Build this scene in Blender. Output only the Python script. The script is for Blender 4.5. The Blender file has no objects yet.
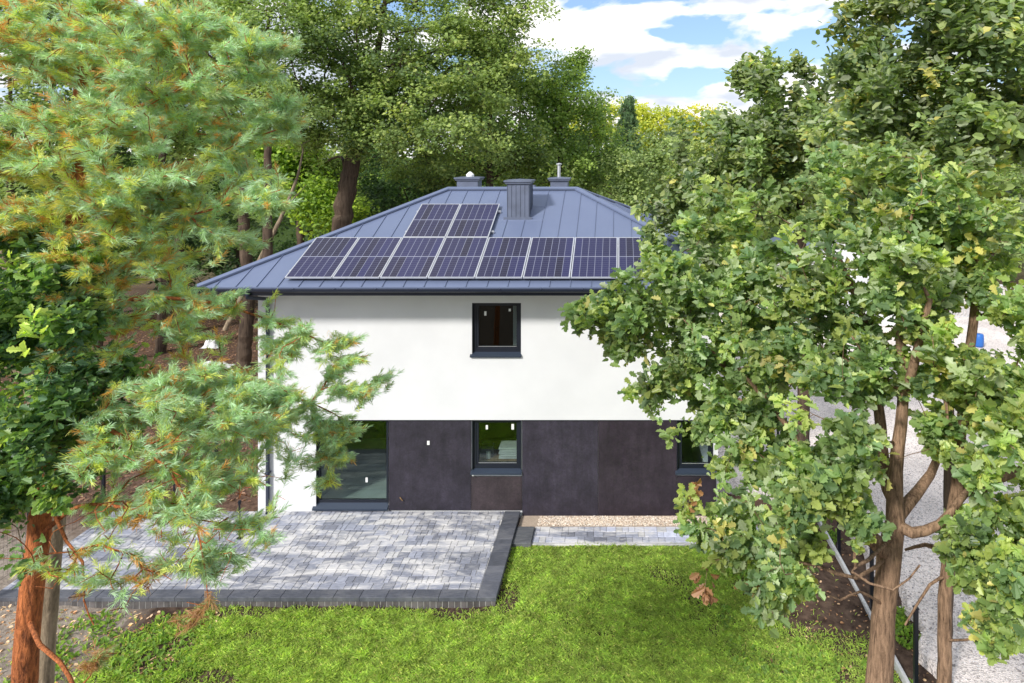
import bpy, bmesh, math, random
import numpy as np
from mathutils import Vector

scn = bpy.context.scene
C = scn.collection
R = math.radians
rng = np.random.default_rng(11)
random.seed(5)

# ------------------------------------------------------------------ camera
F = 683.0                     # focal length in pixels, vanishing point at (620,155)
VX, VY = 620.0, 155.0
CAMZ = 8.22
cd = bpy.data.cameras.new('camera')
cam = bpy.data.objects.new('camera', cd); C.objects.link(cam)
cd.sensor_width = 36.0; cd.lens = F/1024*36
cd.shift_x = -(VX-512)/1024; cd.shift_y = -(341.5-VY)/1024
cd.clip_end = 3000; cd.clip_start = 0.05
cam.location = (0, 0, CAMZ); cam.rotation_euler = (R(90), 0, 0)
scn.camera = cam

# ------------------------------------------------------------------ light
SUN_EL, SUN_AZ = 36.0, 215.0
w = bpy.data.worlds.new('World'); scn.world = w; w.use_nodes = True
nt = w.node_tree; nt.nodes.clear()
def N(nt, typ, **kw):
    n = nt.nodes.new(typ)
    for k, v in kw.items(): setattr(n, k, v)
    return n
def L(nt, a, b): nt.links.new(a, b)
out = N(nt, 'ShaderNodeOutputWorld'); bg = N(nt, 'ShaderNodeBackground')
sky = N(nt, 'ShaderNodeTexSky', sky_type='NISHITA')
sky.sun_disc = False; sky.sun_elevation = R(SUN_EL); sky.sun_rotation = R(SUN_AZ)
sky.air_density = 1.0; sky.dust_density = 0.6; sky.ozone_density = 1.5
tc = N(nt, 'ShaderNodeTexCoord')
mp = N(nt, 'ShaderNodeMapping'); mp.inputs['Scale'].default_value = (1.0, 1.0, 2.6); mp.inputs['Location'].default_value = (1.75, 0.4, 0.22)
L(nt, tc.outputs['Generated'], mp.inputs['Vector'])
n1 = N(nt, 'ShaderNodeTexNoise'); n1.inputs['Scale'].default_value = 7.0; n1.inputs['Detail'].default_value = 9; n1.inputs['Roughness'].default_value = 0.5
n1.inputs['Distortion'].default_value = 0.25
L(nt, mp.outputs[0], n1.inputs['Vector'])
cr = N(nt, 'ShaderNodeValToRGB'); cr.color_ramp.elements[0].position = 0.43; cr.color_ramp.elements[1].position = 0.50
L(nt, n1.outputs['Fac'], cr.inputs[0])
# cloud body shade: brighter tops, blue-grey bases
mp2 = N(nt, 'ShaderNodeMapping'); mp2.inputs['Scale'].default_value = (1.0, 1.0, 2.6); mp2.inputs['Location'].default_value = (1.75, 0.4, 0.22+0.16)
L(nt, tc.outputs['Generated'], mp2.inputs['Vector'])
n2 = N(nt, 'ShaderNodeTexNoise'); n2.inputs['Scale'].default_value = 7.0; n2.inputs['Detail'].default_value = 5; n2.inputs['Distortion'].default_value = 0.25
L(nt, mp2.outputs[0], n2.inputs['Vector'])
cr2 = N(nt, 'ShaderNodeValToRGB'); cr2.color_ramp.elements[0].position = 0.44; cr2.color_ramp.elements[1].position = 0.60
cr2.color_ramp.elements[0].color = (5.2, 5.1, 5.0, 1); cr2.color_ramp.elements[1].color = (2.9, 3.15, 3.6, 1)
L(nt, n2.outputs['Fac'], cr2.inputs[0])
skb = N(nt, 'ShaderNodeVectorMath', operation='MULTIPLY_ADD'); skb.inputs[1].default_value = (0.34, 0.36, 0.40); skb.inputs[2].default_value = (0.6, 0.95, 1.5)
L(nt, sky.outputs[0], skb.inputs[0])
mx = N(nt, 'ShaderNodeMix', data_type='RGBA')
L(nt, cr.outputs[0], mx.inputs[0]); L(nt, skb.outputs[0], mx.inputs[6]); L(nt, cr2.outputs[0], mx.inputs[7])
L(nt, mx.outputs[2], bg.inputs[0]); bg.inputs[1].default_value = 0.15
L(nt, bg.outputs[0], out.inputs[0])

sl = bpy.data.lights.new('sun', 'SUN'); sun = bpy.data.objects.new('sun', sl); C.objects.link(sun)
sl.energy = 2.6; sl.angle = R(7.0); sl.color = (1.0, 0.96, 0.90)
sd = Vector((math.sin(R(SUN_AZ))*math.cos(R(SUN_EL)), math.cos(R(SUN_AZ))*math.cos(R(SUN_EL)), math.sin(R(SUN_EL))))
sun.rotation_euler = sd.to_track_quat('Z', 'Y').to_euler(); sun.location = (-12, -12, 25)
scn.view_settings.view_transform = 'Standard'; scn.view_settings.look = 'None'
scn.view_settings.exposure = 0.85; scn.view_settings.gamma = 1.0
scn.view_settings.use_curve_mapping = False
scn.cycles.max_bounces = 8; scn.cycles.transparent_max_bounces = 8

# ------------------------------------------------------------------ helpers
def P(px, py, d):
    return np.array([(px-VX)*d/F, d, CAMZ-(py-VY)*d/F])

def tag(o, label=None, cat=None, group=None, kind=None):
    if label: o['label'] = label
    if cat: o['category'] = cat
    if group: o['group'] = group
    if kind: o['kind'] = kind
    return o

def empty(name, loc=(0, 0, 0)):
    o = bpy.data.objects.new(name, None); C.objects.link(o); o.location = loc
    o.empty_display_size = 0.2
    return o

def npmesh(name, V, loops, totals, mats, col=None, matidx=None, smooth=False, parent=None, origin=None):
    V = np.asarray(V, dtype=np.float32).reshape(-1, 3)
    if origin is not None: V = V-np.asarray(origin, dtype=np.float32)
    loops = np.asarray(loops, dtype=np.int32).ravel(); totals = np.asarray(totals, dtype=np.int32).ravel()
    me = bpy.data.meshes.new(name)
    me.vertices.add(len(V)); me.vertices.foreach_set('co', V.ravel())
    me.loops.add(len(loops)); me.loops.foreach_set('vertex_index', loops)
    me.polygons.add(len(totals))
    st = np.concatenate([[0], np.cumsum(totals)[:-1]]).astype(np.int32)
    me.polygons.foreach_set('loop_start', st); me.polygons.foreach_set('loop_total', totals)
    if matidx is not None: me.polygons.foreach_set('material_index', np.asarray(matidx, dtype=np.int32))
    me.polygons.foreach_set('use_smooth', np.full(len(totals), bool(smooth)))
    if col is not None:
        a = me.attributes.new('Col', 'FLOAT_COLOR', 'POINT')
        c4 = np.ones((len(V), 4), dtype=np.float32); c4[:, :3] = col
        a.data.foreach_set('color', c4.ravel())
    me.update(calc_edges=True)
    if not isinstance(mats, (list, tuple)): mats = [mats]
    for m in mats: me.materials.append(m)
    o = bpy.data.objects.new(name, me); C.objects.link(o)
    if origin is not None: o.location = origin
    if parent is not None:
        o.parent = parent
        if origin is None: o.location = -parent.location   # geometry given in world space
        else: o.location = Vector(origin)-parent.location
    return o

class MB:
    """collects shapes (world space) into one mesh"""
    def __init__(s): s.v = []; s.f = []; s.c = []; s.n = 0
    def add(s, vs, fs, col=(1, 1, 1)):
        vs = [tuple(v) for v in vs]
        s.f += [tuple(i+s.n for i in f) for f in fs]; s.v += vs; s.c += [col]*len(vs); s.n += len(vs)
    def box(s, x0, x1, y0, y1, z0, z1, col=(1, 1, 1)):
        s.add([(x0,y0,z0),(x1,y0,z0),(x1,y1,z0),(x0,y1,z0),(x0,y0,z1),(x1,y0,z1),(x1,y1,z1),(x0,y1,z1)],
              [(0,3,2,1),(4,5,6,7),(0,1,5,4),(1,2,6,5),(2,3,7,6),(3,0,4,7)], col)
    def bbox(s, x0, x1, y0, y1, z0, z1, b=0.006, col=(1, 1, 1)):
        """box with chamfered top edge"""
        s.add([(x0,y0,z0),(x1,y0,z0),(x1,y1,z0),(x0,y1,z0),(x0,y0,z1-b),(x1,y0,z1-b),(x1,y1,z1-b),(x0,y1,z1-b),
               (x0+b,y0+b,z1),(x1-b,y0+b,z1),(x1-b,y1-b,z1),(x0+b,y1-b,z1)],
              [(8,9,10,11),(0,1,5,4),(1,2,6,5),(2,3,7,6),(3,0,4,7),(4,5,9,8),(5,6,10,9),(6,7,11,10),(7,4,8,11)], col)
    def tube(s, pts, rad, k=10, cap=True, col=(1, 1, 1)):
        pts = [Vector(p) for p in pts]; n = len(pts)
        rads = rad if isinstance(rad, (list, tuple)) else [rad]*n
        vs = []; fs = []
        for i, p in enumerate(pts):
            d = (pts[min(i+1, n-1)]-pts[max(i-1, 0)]).normalized()
            a = Vector((0.31, 0.17, 0.93)) if abs(d.z) < 0.9 else Vector((1, 0.1, 0))
            u = d.cross(a).normalized(); v = d.cross(u)
            for j in range(k):
                t = 2*math.pi*j/k
                vs.append(p+(u*math.cos(t)+v*math.sin(t))*rads[i])
        for i in range(n-1):
            for j in range(k):
                a = i*k+j; b = i*k+(j+1) % k
                fs.append((a, b, b+k, a+k))
        if cap:
            fs.append(tuple(range(k-1, -1, -1))); fs.append(tuple((n-1)*k+j for j in range(k)))
        s.add(vs, fs, col)
    def build(s, name, mat, parent=None, origin=None, bevel=0, smooth=False):
        V = np.array(s.v); loops = [i for f in s.f for i in f]; tot = [len(f) for f in s.f]
        o = npmesh(name, V, loops, tot, mat, col=np.array(s.c), smooth=smooth, parent=parent, origin=origin)
        if bevel:
            m = o.modifiers.new('bevel', 'BEVEL'); m.width = bevel; m.segments = 2; m.limit_method = 'ANGLE'
        return o

# ------------------------------------------------------------------ materials
def mat(name):
    m = bpy.data.materials.new(name); m.use_nodes = True
    b = m.node_tree.nodes['Principled BSDF']
    return m, m.node_tree, b
def plain(name, col, rough=0.6, metal=0.0, noise=0.0, nscale=3.0, bump=0.0, bscale=60.0, spec=0.5):
    m, nt, b = mat(name)
    b.inputs['Roughness'].default_value = rough; b.inputs['Metallic'].default_value = metal
    b.inputs['Specular IOR Level'].default_value = spec
    tc = N(nt, 'ShaderNodeTexCoord')
    if noise:
        n = N(nt, 'ShaderNodeTexNoise'); n.inputs['Scale'].default_value = nscale; n.inputs['Detail'].default_value = 6
        L(nt, tc.outputs['Object'], n.inputs['Vector'])
        mr = N(nt, 'ShaderNodeMapRange'); mr.inputs[1].default_value = 0.3; mr.inputs[2].default_value = 0.7
        mr.inputs[3].default_value = 1-noise; mr.inputs[4].default_value = 1+noise
        L(nt, n.outputs['Fac'], mr.inputs[0])
        vm = N(nt, 'ShaderNodeVectorMath', operation='SCALE'); vm.inputs[0].default_value = col
        L(nt, mr.outputs[0], vm.inputs['Scale']); L(nt, vm.outputs[0], b.inputs['Base Color'])
    else:
        b.inputs['Base Color'].default_value = (*col, 1)
    if bump:
        n = N(nt, 'ShaderNodeTexNoise'); n.inputs['Scale'].default_value = bscale; n.inputs['Detail'].default_value = 4
        L(nt, tc.outputs['Object'], n.inputs['Vector'])
        bp = N(nt, 'ShaderNodeBump'); bp.inputs['Strength'].default_value = bump; bp.inputs['Distance'].default_value = 0.02
        L(nt, n.outputs['Fac'], bp.inputs['Height']); L(nt, bp.outputs[0], b.inputs['Normal'])
    return m
def attr_mat(name, rough=0.7, noise=0.25, nscale=30, bump=0.3, bscale=80, spec=0.3, stretch=(1, 1, 1)):
    m, nt, b = mat(name)
    at = N(nt, 'ShaderNodeAttribute'); at.attribute_name = 'Col'
    tc = N(nt, 'ShaderNodeTexCoord'); mp = N(nt, 'ShaderNodeMapping'); mp.inputs['Scale'].default_value = stretch
    L(nt, tc.outputs['Object'], mp.inputs[0])
    n = N(nt, 'ShaderNodeTexNoise'); n.inputs['Scale'].default_value = nscale; n.inputs['Detail'].default_value = 6
    L(nt, mp.outputs[0], n.inputs['Vector'])
    mr = N(nt, 'ShaderNodeMapRange'); mr.inputs[1].default_value = 0.3; mr.inputs[2].default_value = 0.7
    mr.inputs[3].default_value = 1-noise; mr.inputs[4].default_value = 1+noise
    L(nt, n.outputs['Fac'], mr.inputs[0])
    vm = N(nt, 'ShaderNodeVectorMath', operation='SCALE')
    L(nt, at.outputs['Color'], vm.inputs[0]); L(nt, mr.outputs[0], vm.inputs['Scale']); L(nt, vm.outputs[0], b.inputs['Base Color'])
    b.inputs['Roughness'].default_value = rough; b.inputs['Specular IOR Level'].default_value = spec
    if bump:
        n2 = N(nt, 'ShaderNodeTexNoise'); n2.inputs['Scale'].default_value = bscale
        L(nt, tc.outputs['Object'], n2.inputs['Vector'])
        bp = N(nt, 'ShaderNodeBump'); bp.inputs['Strength'].default_value = bump; bp.inputs['Distance'].default_value = 0.01
        L(nt, n2.outputs['Fac'], bp.inputs['Height']); L(nt, bp.outputs[0], b.inputs['Normal'])
    return m
def leaf_mat(name, trans=0.35, rough=0.45, back=(1.25, 1.25, 1.5), spec=0.4, gain=1.0):
    m, nt, b = mat(name)
    at0 = N(nt, 'ShaderNodeAttribute'); at0.attribute_name = 'Col'
    at = N(nt, 'ShaderNodeVectorMath', operation='SCALE'); at.inputs['Scale'].default_value = gain; L(nt, at0.outputs['Color'], at.inputs[0])
    g = N(nt, 'ShaderNodeNewGeometry')
    vb = N(nt, 'ShaderNodeVectorMath', operation='MULTIPLY'); vb.inputs[1].default_value = back
    L(nt, at.outputs[0], vb.inputs[0])
    mx = N(nt, 'ShaderNodeMix', data_type='RGBA')
    L(nt, g.outputs['Backfacing'], mx.inputs[0]); L(nt, at.outputs[0], mx.inputs[6]); L(nt, vb.outputs[0], mx.inputs[7])
    L(nt, mx.outputs[2], b.inputs['Base Color']); b.inputs['Roughness'].default_value = rough
    b.inputs['Specular IOR Level'].default_value = spec
    tl = N(nt, 'ShaderNodeBsdfTranslucent')
    vt = N(nt, 'ShaderNodeVectorMath', operation='MULTIPLY'); vt.inputs[1].default_value = (1.5, 1.6, 0.6)
    L(nt, at.outputs[0], vt.inputs[0]); L(nt, vt.outputs[0], tl.inputs[0])
    ms = N(nt, 'ShaderNodeMixShader'); ms.inputs[0].default_value = trans
    L(nt, b.outputs[0], ms.inputs[1]); L(nt, tl.outputs[0], ms.inputs[2])
    L(nt, ms.outputs[0], nt.nodes['Material Output'].inputs[0])
    return m
def bark_mat(name, c1, c2, scale=18, stretch=0.25, bump=0.7, mid=None):
    m, nt, b = mat(name)
    tc = N(nt, 'ShaderNodeTexCoord')
    def nz(sc, st, det, dist):
        mp = N(nt, 'ShaderNodeMapping'); mp.inputs['Scale'].default_value = (1, 1, st); L(nt, tc.outputs['Object'], mp.inputs[0])
        n = N(nt, 'ShaderNodeTexNoise'); n.inputs['Scale'].default_value = sc; n.inputs['Detail'].default_value = det
        n.inputs['Roughness'].default_value = .6; n.inputs['Distortion'].default_value = dist
        L(nt, mp.outputs[0], n.inputs['Vector']); return n.outputs['Fac']
    a = nz(scale*1.6, stretch*.45, 5, .5); c = nz(scale*.25, .6, 4, 0); e = nz(scale*5, .6, 3, 0)
    m1 = N(nt, 'ShaderNodeMath', operation='MULTIPLY_ADD'); m1.inputs[1].default_value = .45; L(nt, c, m1.inputs[0]); L(nt, a, m1.inputs[2])
    m2 = N(nt, 'ShaderNodeMath', operation='MULTIPLY_ADD'); m2.inputs[1].default_value = .25; L(nt, e, m2.inputs[0]); L(nt, m1.outputs[0], m2.inputs[2])
    cr = N(nt, 'ShaderNodeValToRGB'); cr.color_ramp.elements[0].position = 0.62; cr.color_ramp.elements[1].position = 1.0
    cr.color_ramp.elements[0].color = (*c1, 1); cr.color_ramp.elements[1].color = (*c2, 1)
    L(nt, m2.outputs[0], cr.inputs[0])
    L(nt, cr.outputs[0], b.inputs['Base Color']); b.inputs['Roughness'].default_value = 0.85; b.inputs['Specular IOR Level'].default_value = .2
    bp = N(nt, 'ShaderNodeBump'); bp.inputs['Strength'].default_value = bump; bp.inputs['Distance'].default_value = 0.03
    L(nt, m2.outputs[0], bp.inputs['Height']); L(nt, bp.outputs[0], b.inputs['Normal'])
    return m

M = {}
M['plaster'] = plain('white_plaster', (0.655, 0.66, 0.67), 0.9, noise=0.045, nscale=1.1, bump=0.15, bscale=160, spec=.2)
M['soffit'] = plain('soffit_board', (0.55, 0.56, 0.58), 0.7)
def roof_mat():
    m, nt, b = mat('blue_grey_sheet_metal')
    tc = N(nt, 'ShaderNodeTexCoord')
    n = N(nt, 'ShaderNodeTexNoise'); n.inputs['Scale'].default_value = 1.1; n.inputs['Detail'].default_value = 4
    L(nt, tc.outputs['Object'], n.inputs['Vector'])
    cr = N(nt, 'ShaderNodeValToRGB'); cr.color_ramp.elements[0].color = (0.125, 0.155, 0.25, 1); cr.color_ramp.elements[1].color = (0.155, 0.19, 0.295, 1)
    L(nt, n.outputs['Fac'], cr.inputs[0]); L(nt, cr.outputs[0], b.inputs['Base Color'])
    b.inputs['Metallic'].default_value = 0.15; b.inputs['Roughness'].default_value = 0.42
    bp = N(nt, 'ShaderNodeBump'); bp.inputs['Strength'].default_value = .12; bp.inputs['Distance'].default_value = .02
    n2 = N(nt, 'ShaderNodeTexNoise'); n2.inputs['Scale'].default_value = 3.5
    L(nt, tc.outputs['Object'], n2.inputs['Vector'])
    L(nt, n2.outputs['Fac'], bp.inputs['Height']); L(nt, bp.outputs[0], b.inputs['Normal'])
    return m
M['roof'] = roof_mat()
M['flue'] = plain('chimney_sheet', (0.12, 0.14, 0.20), 0.5, 0.15, noise=.15, nscale=4)
M['dark_metal'] = plain('anthracite_metal', (0.018, 0.024, 0.045), 0.35, 0.2)
M['frame'] = plain('anthracite_frame', (0.008, 0.011, 0.020), 0.4)
M['sill'] = plain('anthracite_sill', (0.035, 0.048, 0.075), 0.4, 0.2)
M['silver'] = plain('aluminium', (0.62, 0.63, 0.66), 0.35, 0.6)
M['white'] = plain('white_plastic', (0.75, 0.75, 0.73), 0.5)
M['black'] = plain('black_coated_steel', (0.010, 0.012, 0.02), 0.4, .2)
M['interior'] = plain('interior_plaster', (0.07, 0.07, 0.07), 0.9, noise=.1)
M['roomdark'] = plain('painted_room_dark', (0.012, 0.012, 0.013), 0.9)  # near-black copy of the interior, darkness of the unlit upstairs painted in
M['screed'] = plain('pale_screed', (0.60, 0.66, 0.64), 0.7, noise=.15, nscale=1.5)
M['kerb'] = plain('pale_concrete_kerb', (0.5, 0.5, 0.5), 0.8, noise=.15, nscale=20)
M['paver'] = attr_mat('paver_stone', 0.85, .22, 9, .3, 120, stretch=(1, 4, 1))
M['pebble'] = attr_mat('pebble', 0.8, .15, 30, 0)
M['blue'] = plain('blue_plastic', (0.02, 0.12, 0.42), 0.4)
M['wood'] = plain('pale_timber', (0.33, 0.22, 0.12), .8, noise=.3, nscale=12)
M['cardboard'] = plain('brown_board', (0.20, 0.12, 0.05), .9, noise=.2, nscale=8)
M['cloth'] = plain('white_sheet', (.7, .7, .7), .8, noise=.15, nscale=6)
M['oakbark'] = bark_mat('oak_bark', (0.07, 0.042, 0.026), (0.34, 0.22, 0.14), 22, .3)
M['oakbarkdark'] = bark_mat('dark_bark', (0.03, 0.02, 0.015), (0.12, 0.085, 0.06), 9, .25)
M['pinebark'] = bark_mat('pine_bark', (0.13, 0.045, 0.022), (0.60, 0.20, 0.07), 26, .6, 1.0)
M['pinetwig'] = bark_mat('pine_twig', (0.10, 0.055, 0.03), (0.38, 0.20, 0.10), 30, .5, .3)
M['greybark'] = bark_mat('grey_bark', (0.09, 0.07, 0.045), (0.36, 0.28, 0.19), 12, .3)
M['oakleaf'] = leaf_mat('oak_leaf', 0.42, 0.42, gain=2.3, spec=.5)
M['farleaf'] = leaf_mat('far_leaf', 0.38, 0.6, (1.1, 1.1, 1.2), .25, gain=2.5)
M['needle'] = leaf_mat('pine_needle', 0.3, 0.5, (1, 1, 1), .3, gain=2.3)
M['grass'] = leaf_mat('grass_blade', 0.4, 0.55, (1, 1, 1), .25, gain=2.0)

def glass_mat():
    m, nt, b = mat('window_glass'); nt.nodes.remove(b)
    o = nt.nodes['Material Output']
    fr = N(nt, 'ShaderNodeFresnel'); fr.inputs[0].default_value = 1.55
    mth = N(nt, 'ShaderNodeMath', operation='MULTIPLY_ADD'); mth.inputs[1].default_value = .55; mth.inputs[2].default_value = .02
    L(nt, fr.outputs[0], mth.inputs[0])
    gl = N(nt, 'ShaderNodeBsdfGlossy'); gl.inputs['Roughness'].default_value = 0.01; gl.inputs['Color'].default_value = (.85, .95, .93, 1)
    tr = N(nt, 'ShaderNodeBsdfTransparent'); tr.inputs[0].default_value = (.82, .88, .86, 1)
    ms = N(nt, 'ShaderNodeMixShader'); L(nt, mth.outputs[0], ms.inputs[0]); L(nt, tr.outputs[0], ms.inputs[1]); L(nt, gl.outputs[0], ms.inputs[2])
    L(nt, ms.outputs[0], o.inputs[0])
    return m
M['glass'] = glass_mat()

def cladding_mat(name, base, tint, k=1.0):
    m, nt, b = mat(name)
    tc = N(nt, 'ShaderNodeTexCoord')
    def nz(sc, st, det, ro):
        mp = N(nt, 'ShaderNodeMapping'); mp.inputs['Scale'].default_value = st; mp.inputs['Location'].default_value = (k*7, k*3, k*5); L(nt, tc.outputs['Object'], mp.inputs[0])
        n = N(nt, 'ShaderNodeTexNoise'); n.inputs['Scale'].default_value = sc; n.inputs['Detail'].default_value = det; n.inputs['Roughness'].default_value = ro
        L(nt, mp.outputs[0], n.inputs['Vector']); return n.outputs['Fac']
    cr = N(nt, 'ShaderNodeValToRGB'); cr.color_ramp.elements[0].position = .36; cr.color_ramp.elements[1].position = .64
    cr.color_ramp.elements[0].color = (base[0]*k, base[1]*k, base[2]*k, 1); cr.color_ramp.elements[1].color = (tint[0]*k, tint[1]*k, tint[2]*k, 1)
    L(nt, nz(1.5, (1, 1, 1), 12, .75), cr.inputs[0])
    prod = None
    for f, lo, hi in ((nz(26, (1, 1, 1), 6, .7), .7, 1.35), (nz(9, (1, 1, .12), 5, .6), .8, 1.25)):
        mr = N(nt, 'ShaderNodeMapRange'); mr.inputs[1].default_value = .3; mr.inputs[2].default_value = .7; mr.inputs[3].default_value = lo; mr.inputs[4].default_value = hi
        L(nt, f, mr.inputs[0])
        if prod is None: prod = mr.outputs[0]
        else:
            q = N(nt, 'ShaderNodeMath', operation='MULTIPLY'); L(nt, prod, q.inputs[0]); L(nt, mr.outputs[0], q.inputs[1]); prod = q.outputs[0]
    vm = N(nt, 'ShaderNodeVectorMath', operation='SCALE'); L(nt, cr.outputs[0], vm.inputs[0]); L(nt, prod, vm.inputs['Scale'])
    L(nt, vm.outputs[0], b.inputs['Base Color']); b.inputs['Roughness'].default_value = .6
    return m
CB, CT = (0.009, 0.007, 0.013), (0.029, 0.024, 0.038)
M['clad'] = cladding_mat('anthracite_board', CB, CT)
M['clad2'] = cladding_mat('anthracite_board_lighter', CB, CT, 1.22)
M['clad3'] = cladding_mat('anthracite_board_darker', (0.011, 0.006, 0.012), (0.034, 0.024, 0.036), .9)
M['cladbrown'] = cladding_mat('brownish_board', (0.018, 0.012, 0.015), (0.042, 0.030, 0.035))

def pv_mat():
    m, nt, b = mat('solar_cells')
    tc = N(nt, 'ShaderNodeTexCoord'); sx = N(nt, 'ShaderNodeSeparateXYZ')
    at = N(nt, 'ShaderNodeAttribute'); at.attribute_name = 'UVm'
    L(nt, at.outputs['Vector'], sx.inputs[0])
    def lines(src, period, width, off=0.0):
        a = N(nt, 'ShaderNodeMath', operation='MULTIPLY_ADD'); a.inputs[1].default_value = 1/period; a.inputs[2].default_value = off; L(nt, src, a.inputs[0])
        f = N(nt, 'ShaderNodeMath', operation='FRACT'); L(nt, a.outputs[0], f.inputs[0])
        s = N(nt, 'ShaderNodeMath', operation='SUBTRACT'); s.inputs[1].default_value = .5; L(nt, f.outputs[0], s.inputs[0])
        ab = N(nt, 'ShaderNodeMath', operation='ABSOLUTE'); L(nt, s.outputs[0], ab.inputs[0])
        g = N(nt, 'ShaderNodeMath', operation='GREATER_THAN'); g.inputs[1].default_value = .5-width/period/2; L(nt, ab.outputs[0], g.inputs[0])
        return g.outputs[0], a.outputs[0]
    # u in 0..1 across, v in 0..1 up the slope
    lu, au = lines(sx.outputs[0], 1/6, 0.011)
    lv, av = lines(sx.outputs[1], 1/20, 0.0035)
    # centre bar
    c0 = N(nt, 'ShaderNodeMath', operation='SUBTRACT'); c0.inputs[1].default_value = .5; L(nt, sx.outputs[1], c0.inputs[0])
    c1 = N(nt, 'ShaderNodeMath', operation='ABSOLUTE'); L(nt, c0.outputs[0], c1.inputs[0])
    c2 = N(nt, 'ShaderNodeMath', operation='LESS_THAN'); c2.inputs[1].default_value = .009; L(nt, c1.outputs[0], c2.inputs[0])
    mxa = N(nt, 'ShaderNodeMath', operation='MAXIMUM'); L(nt, lu, mxa.inputs[0]); L(nt, c2.outputs[0], mxa.inputs[1])
    lvh = N(nt, 'ShaderNodeMath', operation='MULTIPLY'); lvh.inputs[1].default_value = .4; L(nt, lv, lvh.inputs[0])
    mxb = N(nt, 'ShaderNodeMath', operation='MAXIMUM'); L(nt, mxa.outputs[0], mxb.inputs[0]); L(nt, lvh.outputs[0], mxb.inputs[1])
    # cell tone variation per column of cells
    oi = N(nt, 'ShaderNodeObjectInfo')
    fl = N(nt, 'ShaderNodeMath', operation='FLOOR'); L(nt, au, fl.inputs[0])
    cm = N(nt, 'ShaderNodeCombineXYZ'); L(nt, fl.outputs[0], cm.inputs[0]); L(nt, oi.outputs['Random'], cm.inputs[1])
    fv = N(nt, 'ShaderNodeMath', operation='MULTIPLY'); fv.inputs[1].default_value = 2; L(nt, sx.outputs[1], fv.inputs[0])
    fv2 = N(nt, 'ShaderNodeMath', operation='FLOOR'); L(nt, fv.outputs[0], fv2.inputs[0]); L(nt, fv2.outputs[0], cm.inputs[2])
    wn = N(nt, 'ShaderNodeTexWhiteNoise'); L(nt, cm.outputs[0], wn.inputs[0])
    cr = N(nt, 'ShaderNodeValToRGB'); cr.color_ramp.elements[0].color = (0.011, 0.009, 0.027, 1); cr.color_ramp.elements[1].color = (0.019, 0.019, 0.075, 1)
    L(nt, wn.outputs['Value'], cr.inputs[0])
    ml = N(nt, 'ShaderNodeMix', data_type='RGBA'); ml.inputs[7].default_value = (.20, .21, .28, 1)
    L(nt, mxb.outputs[0], ml.inputs[0]); L(nt, cr.outputs[0], ml.inputs[6]); L(nt, ml.outputs[2], b.inputs['Base Color'])
    b.inputs['Roughness'].default_value = .22; b.inputs['Specular IOR Level'].default_value = .35
    return m
M['pv'] = pv_mat()

# ------------------------------------------------------------------ ground
GZ = -0.15
def ground_mat():
    m, nt, b = mat('ground_soil')
    g = N(nt, 'ShaderNodeNewGeometry'); sx = N(nt, 'ShaderNodeSeparateXYZ'); L(nt, g.outputs['Position'], sx.inputs[0])
    def noise(scale, det=8, rough=.6):
        n = N(nt, 'ShaderNodeTexNoise'); n.inputs['Scale'].default_value = scale; n.inputs['Detail'].default_value = det; n.inputs['Roughness'].default_value = rough
        L(nt, g.outputs['Position'], n.inputs['Vector']); return n.outputs['Fac']
    def ramp(src, a, ca, b_, cb):
        cr = N(nt, 'ShaderNodeValToRGB'); cr.color_ramp.elements[0].position = a; cr.color_ramp.elements[1].position = b_
        cr.color_ramp.elements[0].color = (*ca, 1); cr.color_ramp.elements[1].color = (*cb, 1); L(nt, src, cr.inputs[0]); return cr.outputs[0]
    soil = ramp(noise(6), .3, (.030, .018, .014), .72, (.14, .095, .07))
    litter = ramp(noise(9, 10, .75), .3, (.04, .022, .015), .68, (.20, .125, .09))
    sand = ramp(noise(5, 10, .7), .3, (.13, .10, .08), .7, (.42, .36, .30))
    turf = ramp(noise(14), .3, (.02, .035, .008), .7, (.06, .10, .02))
    def mix(f, a, b_):
        x = N(nt, 'ShaderNodeMix', data_type='RGBA'); L(nt, f, x.inputs[0]); L(nt, a, x.inputs[6]); L(nt, b_, x.inputs[7]); return x.outputs[2]
    def mr(src, a, b_):
        x = N(nt, 'ShaderNodeMapRange'); x.inputs[1].default_value = a; x.inputs[2].default_value = b_; L(nt, src, x.inputs[0]); return x.outputs[0]
    def add(a, b_, k=1.0):
        x = N(nt, 'ShaderNodeMath', operation='MULTIPLY_ADD'); L(nt, b_, x.inputs[0]); x.inputs[1].default_value = k; L(nt, a, x.inputs[2]); return x.outputs[0]
    wob = noise(1.2, 4)
    X = add(sx.outputs[0], wob, 1.6)          # wobbling x (+0.8 on average)
    Y = add(sx.outputs[1], wob, 1.0)
    # left part sandy, forest floor further out
    c = mix(mr(X, -7.6, -8.4), soil, sand)
    c = mix(mr(Y, 15.2, 16.4), c, litter)
    c = mix(mr(Y, 40, 60), c, turf)
    L(nt, c, b.inputs['Base Color']); b.inputs['Roughness'].default_value = .95; b.inputs['Specular IOR Level'].default_value = .1
    bp = N(nt, 'ShaderNodeBump'); bp.inputs['Strength'].default_value = .8; bp.inputs['Distance'].default_value = .06
    L(nt, noise(12, 8, .7), bp.inputs['Height']); L(nt, bp.outputs[0], b.inputs['Normal'])
    return m
M['ground'] = ground_mat()
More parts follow.
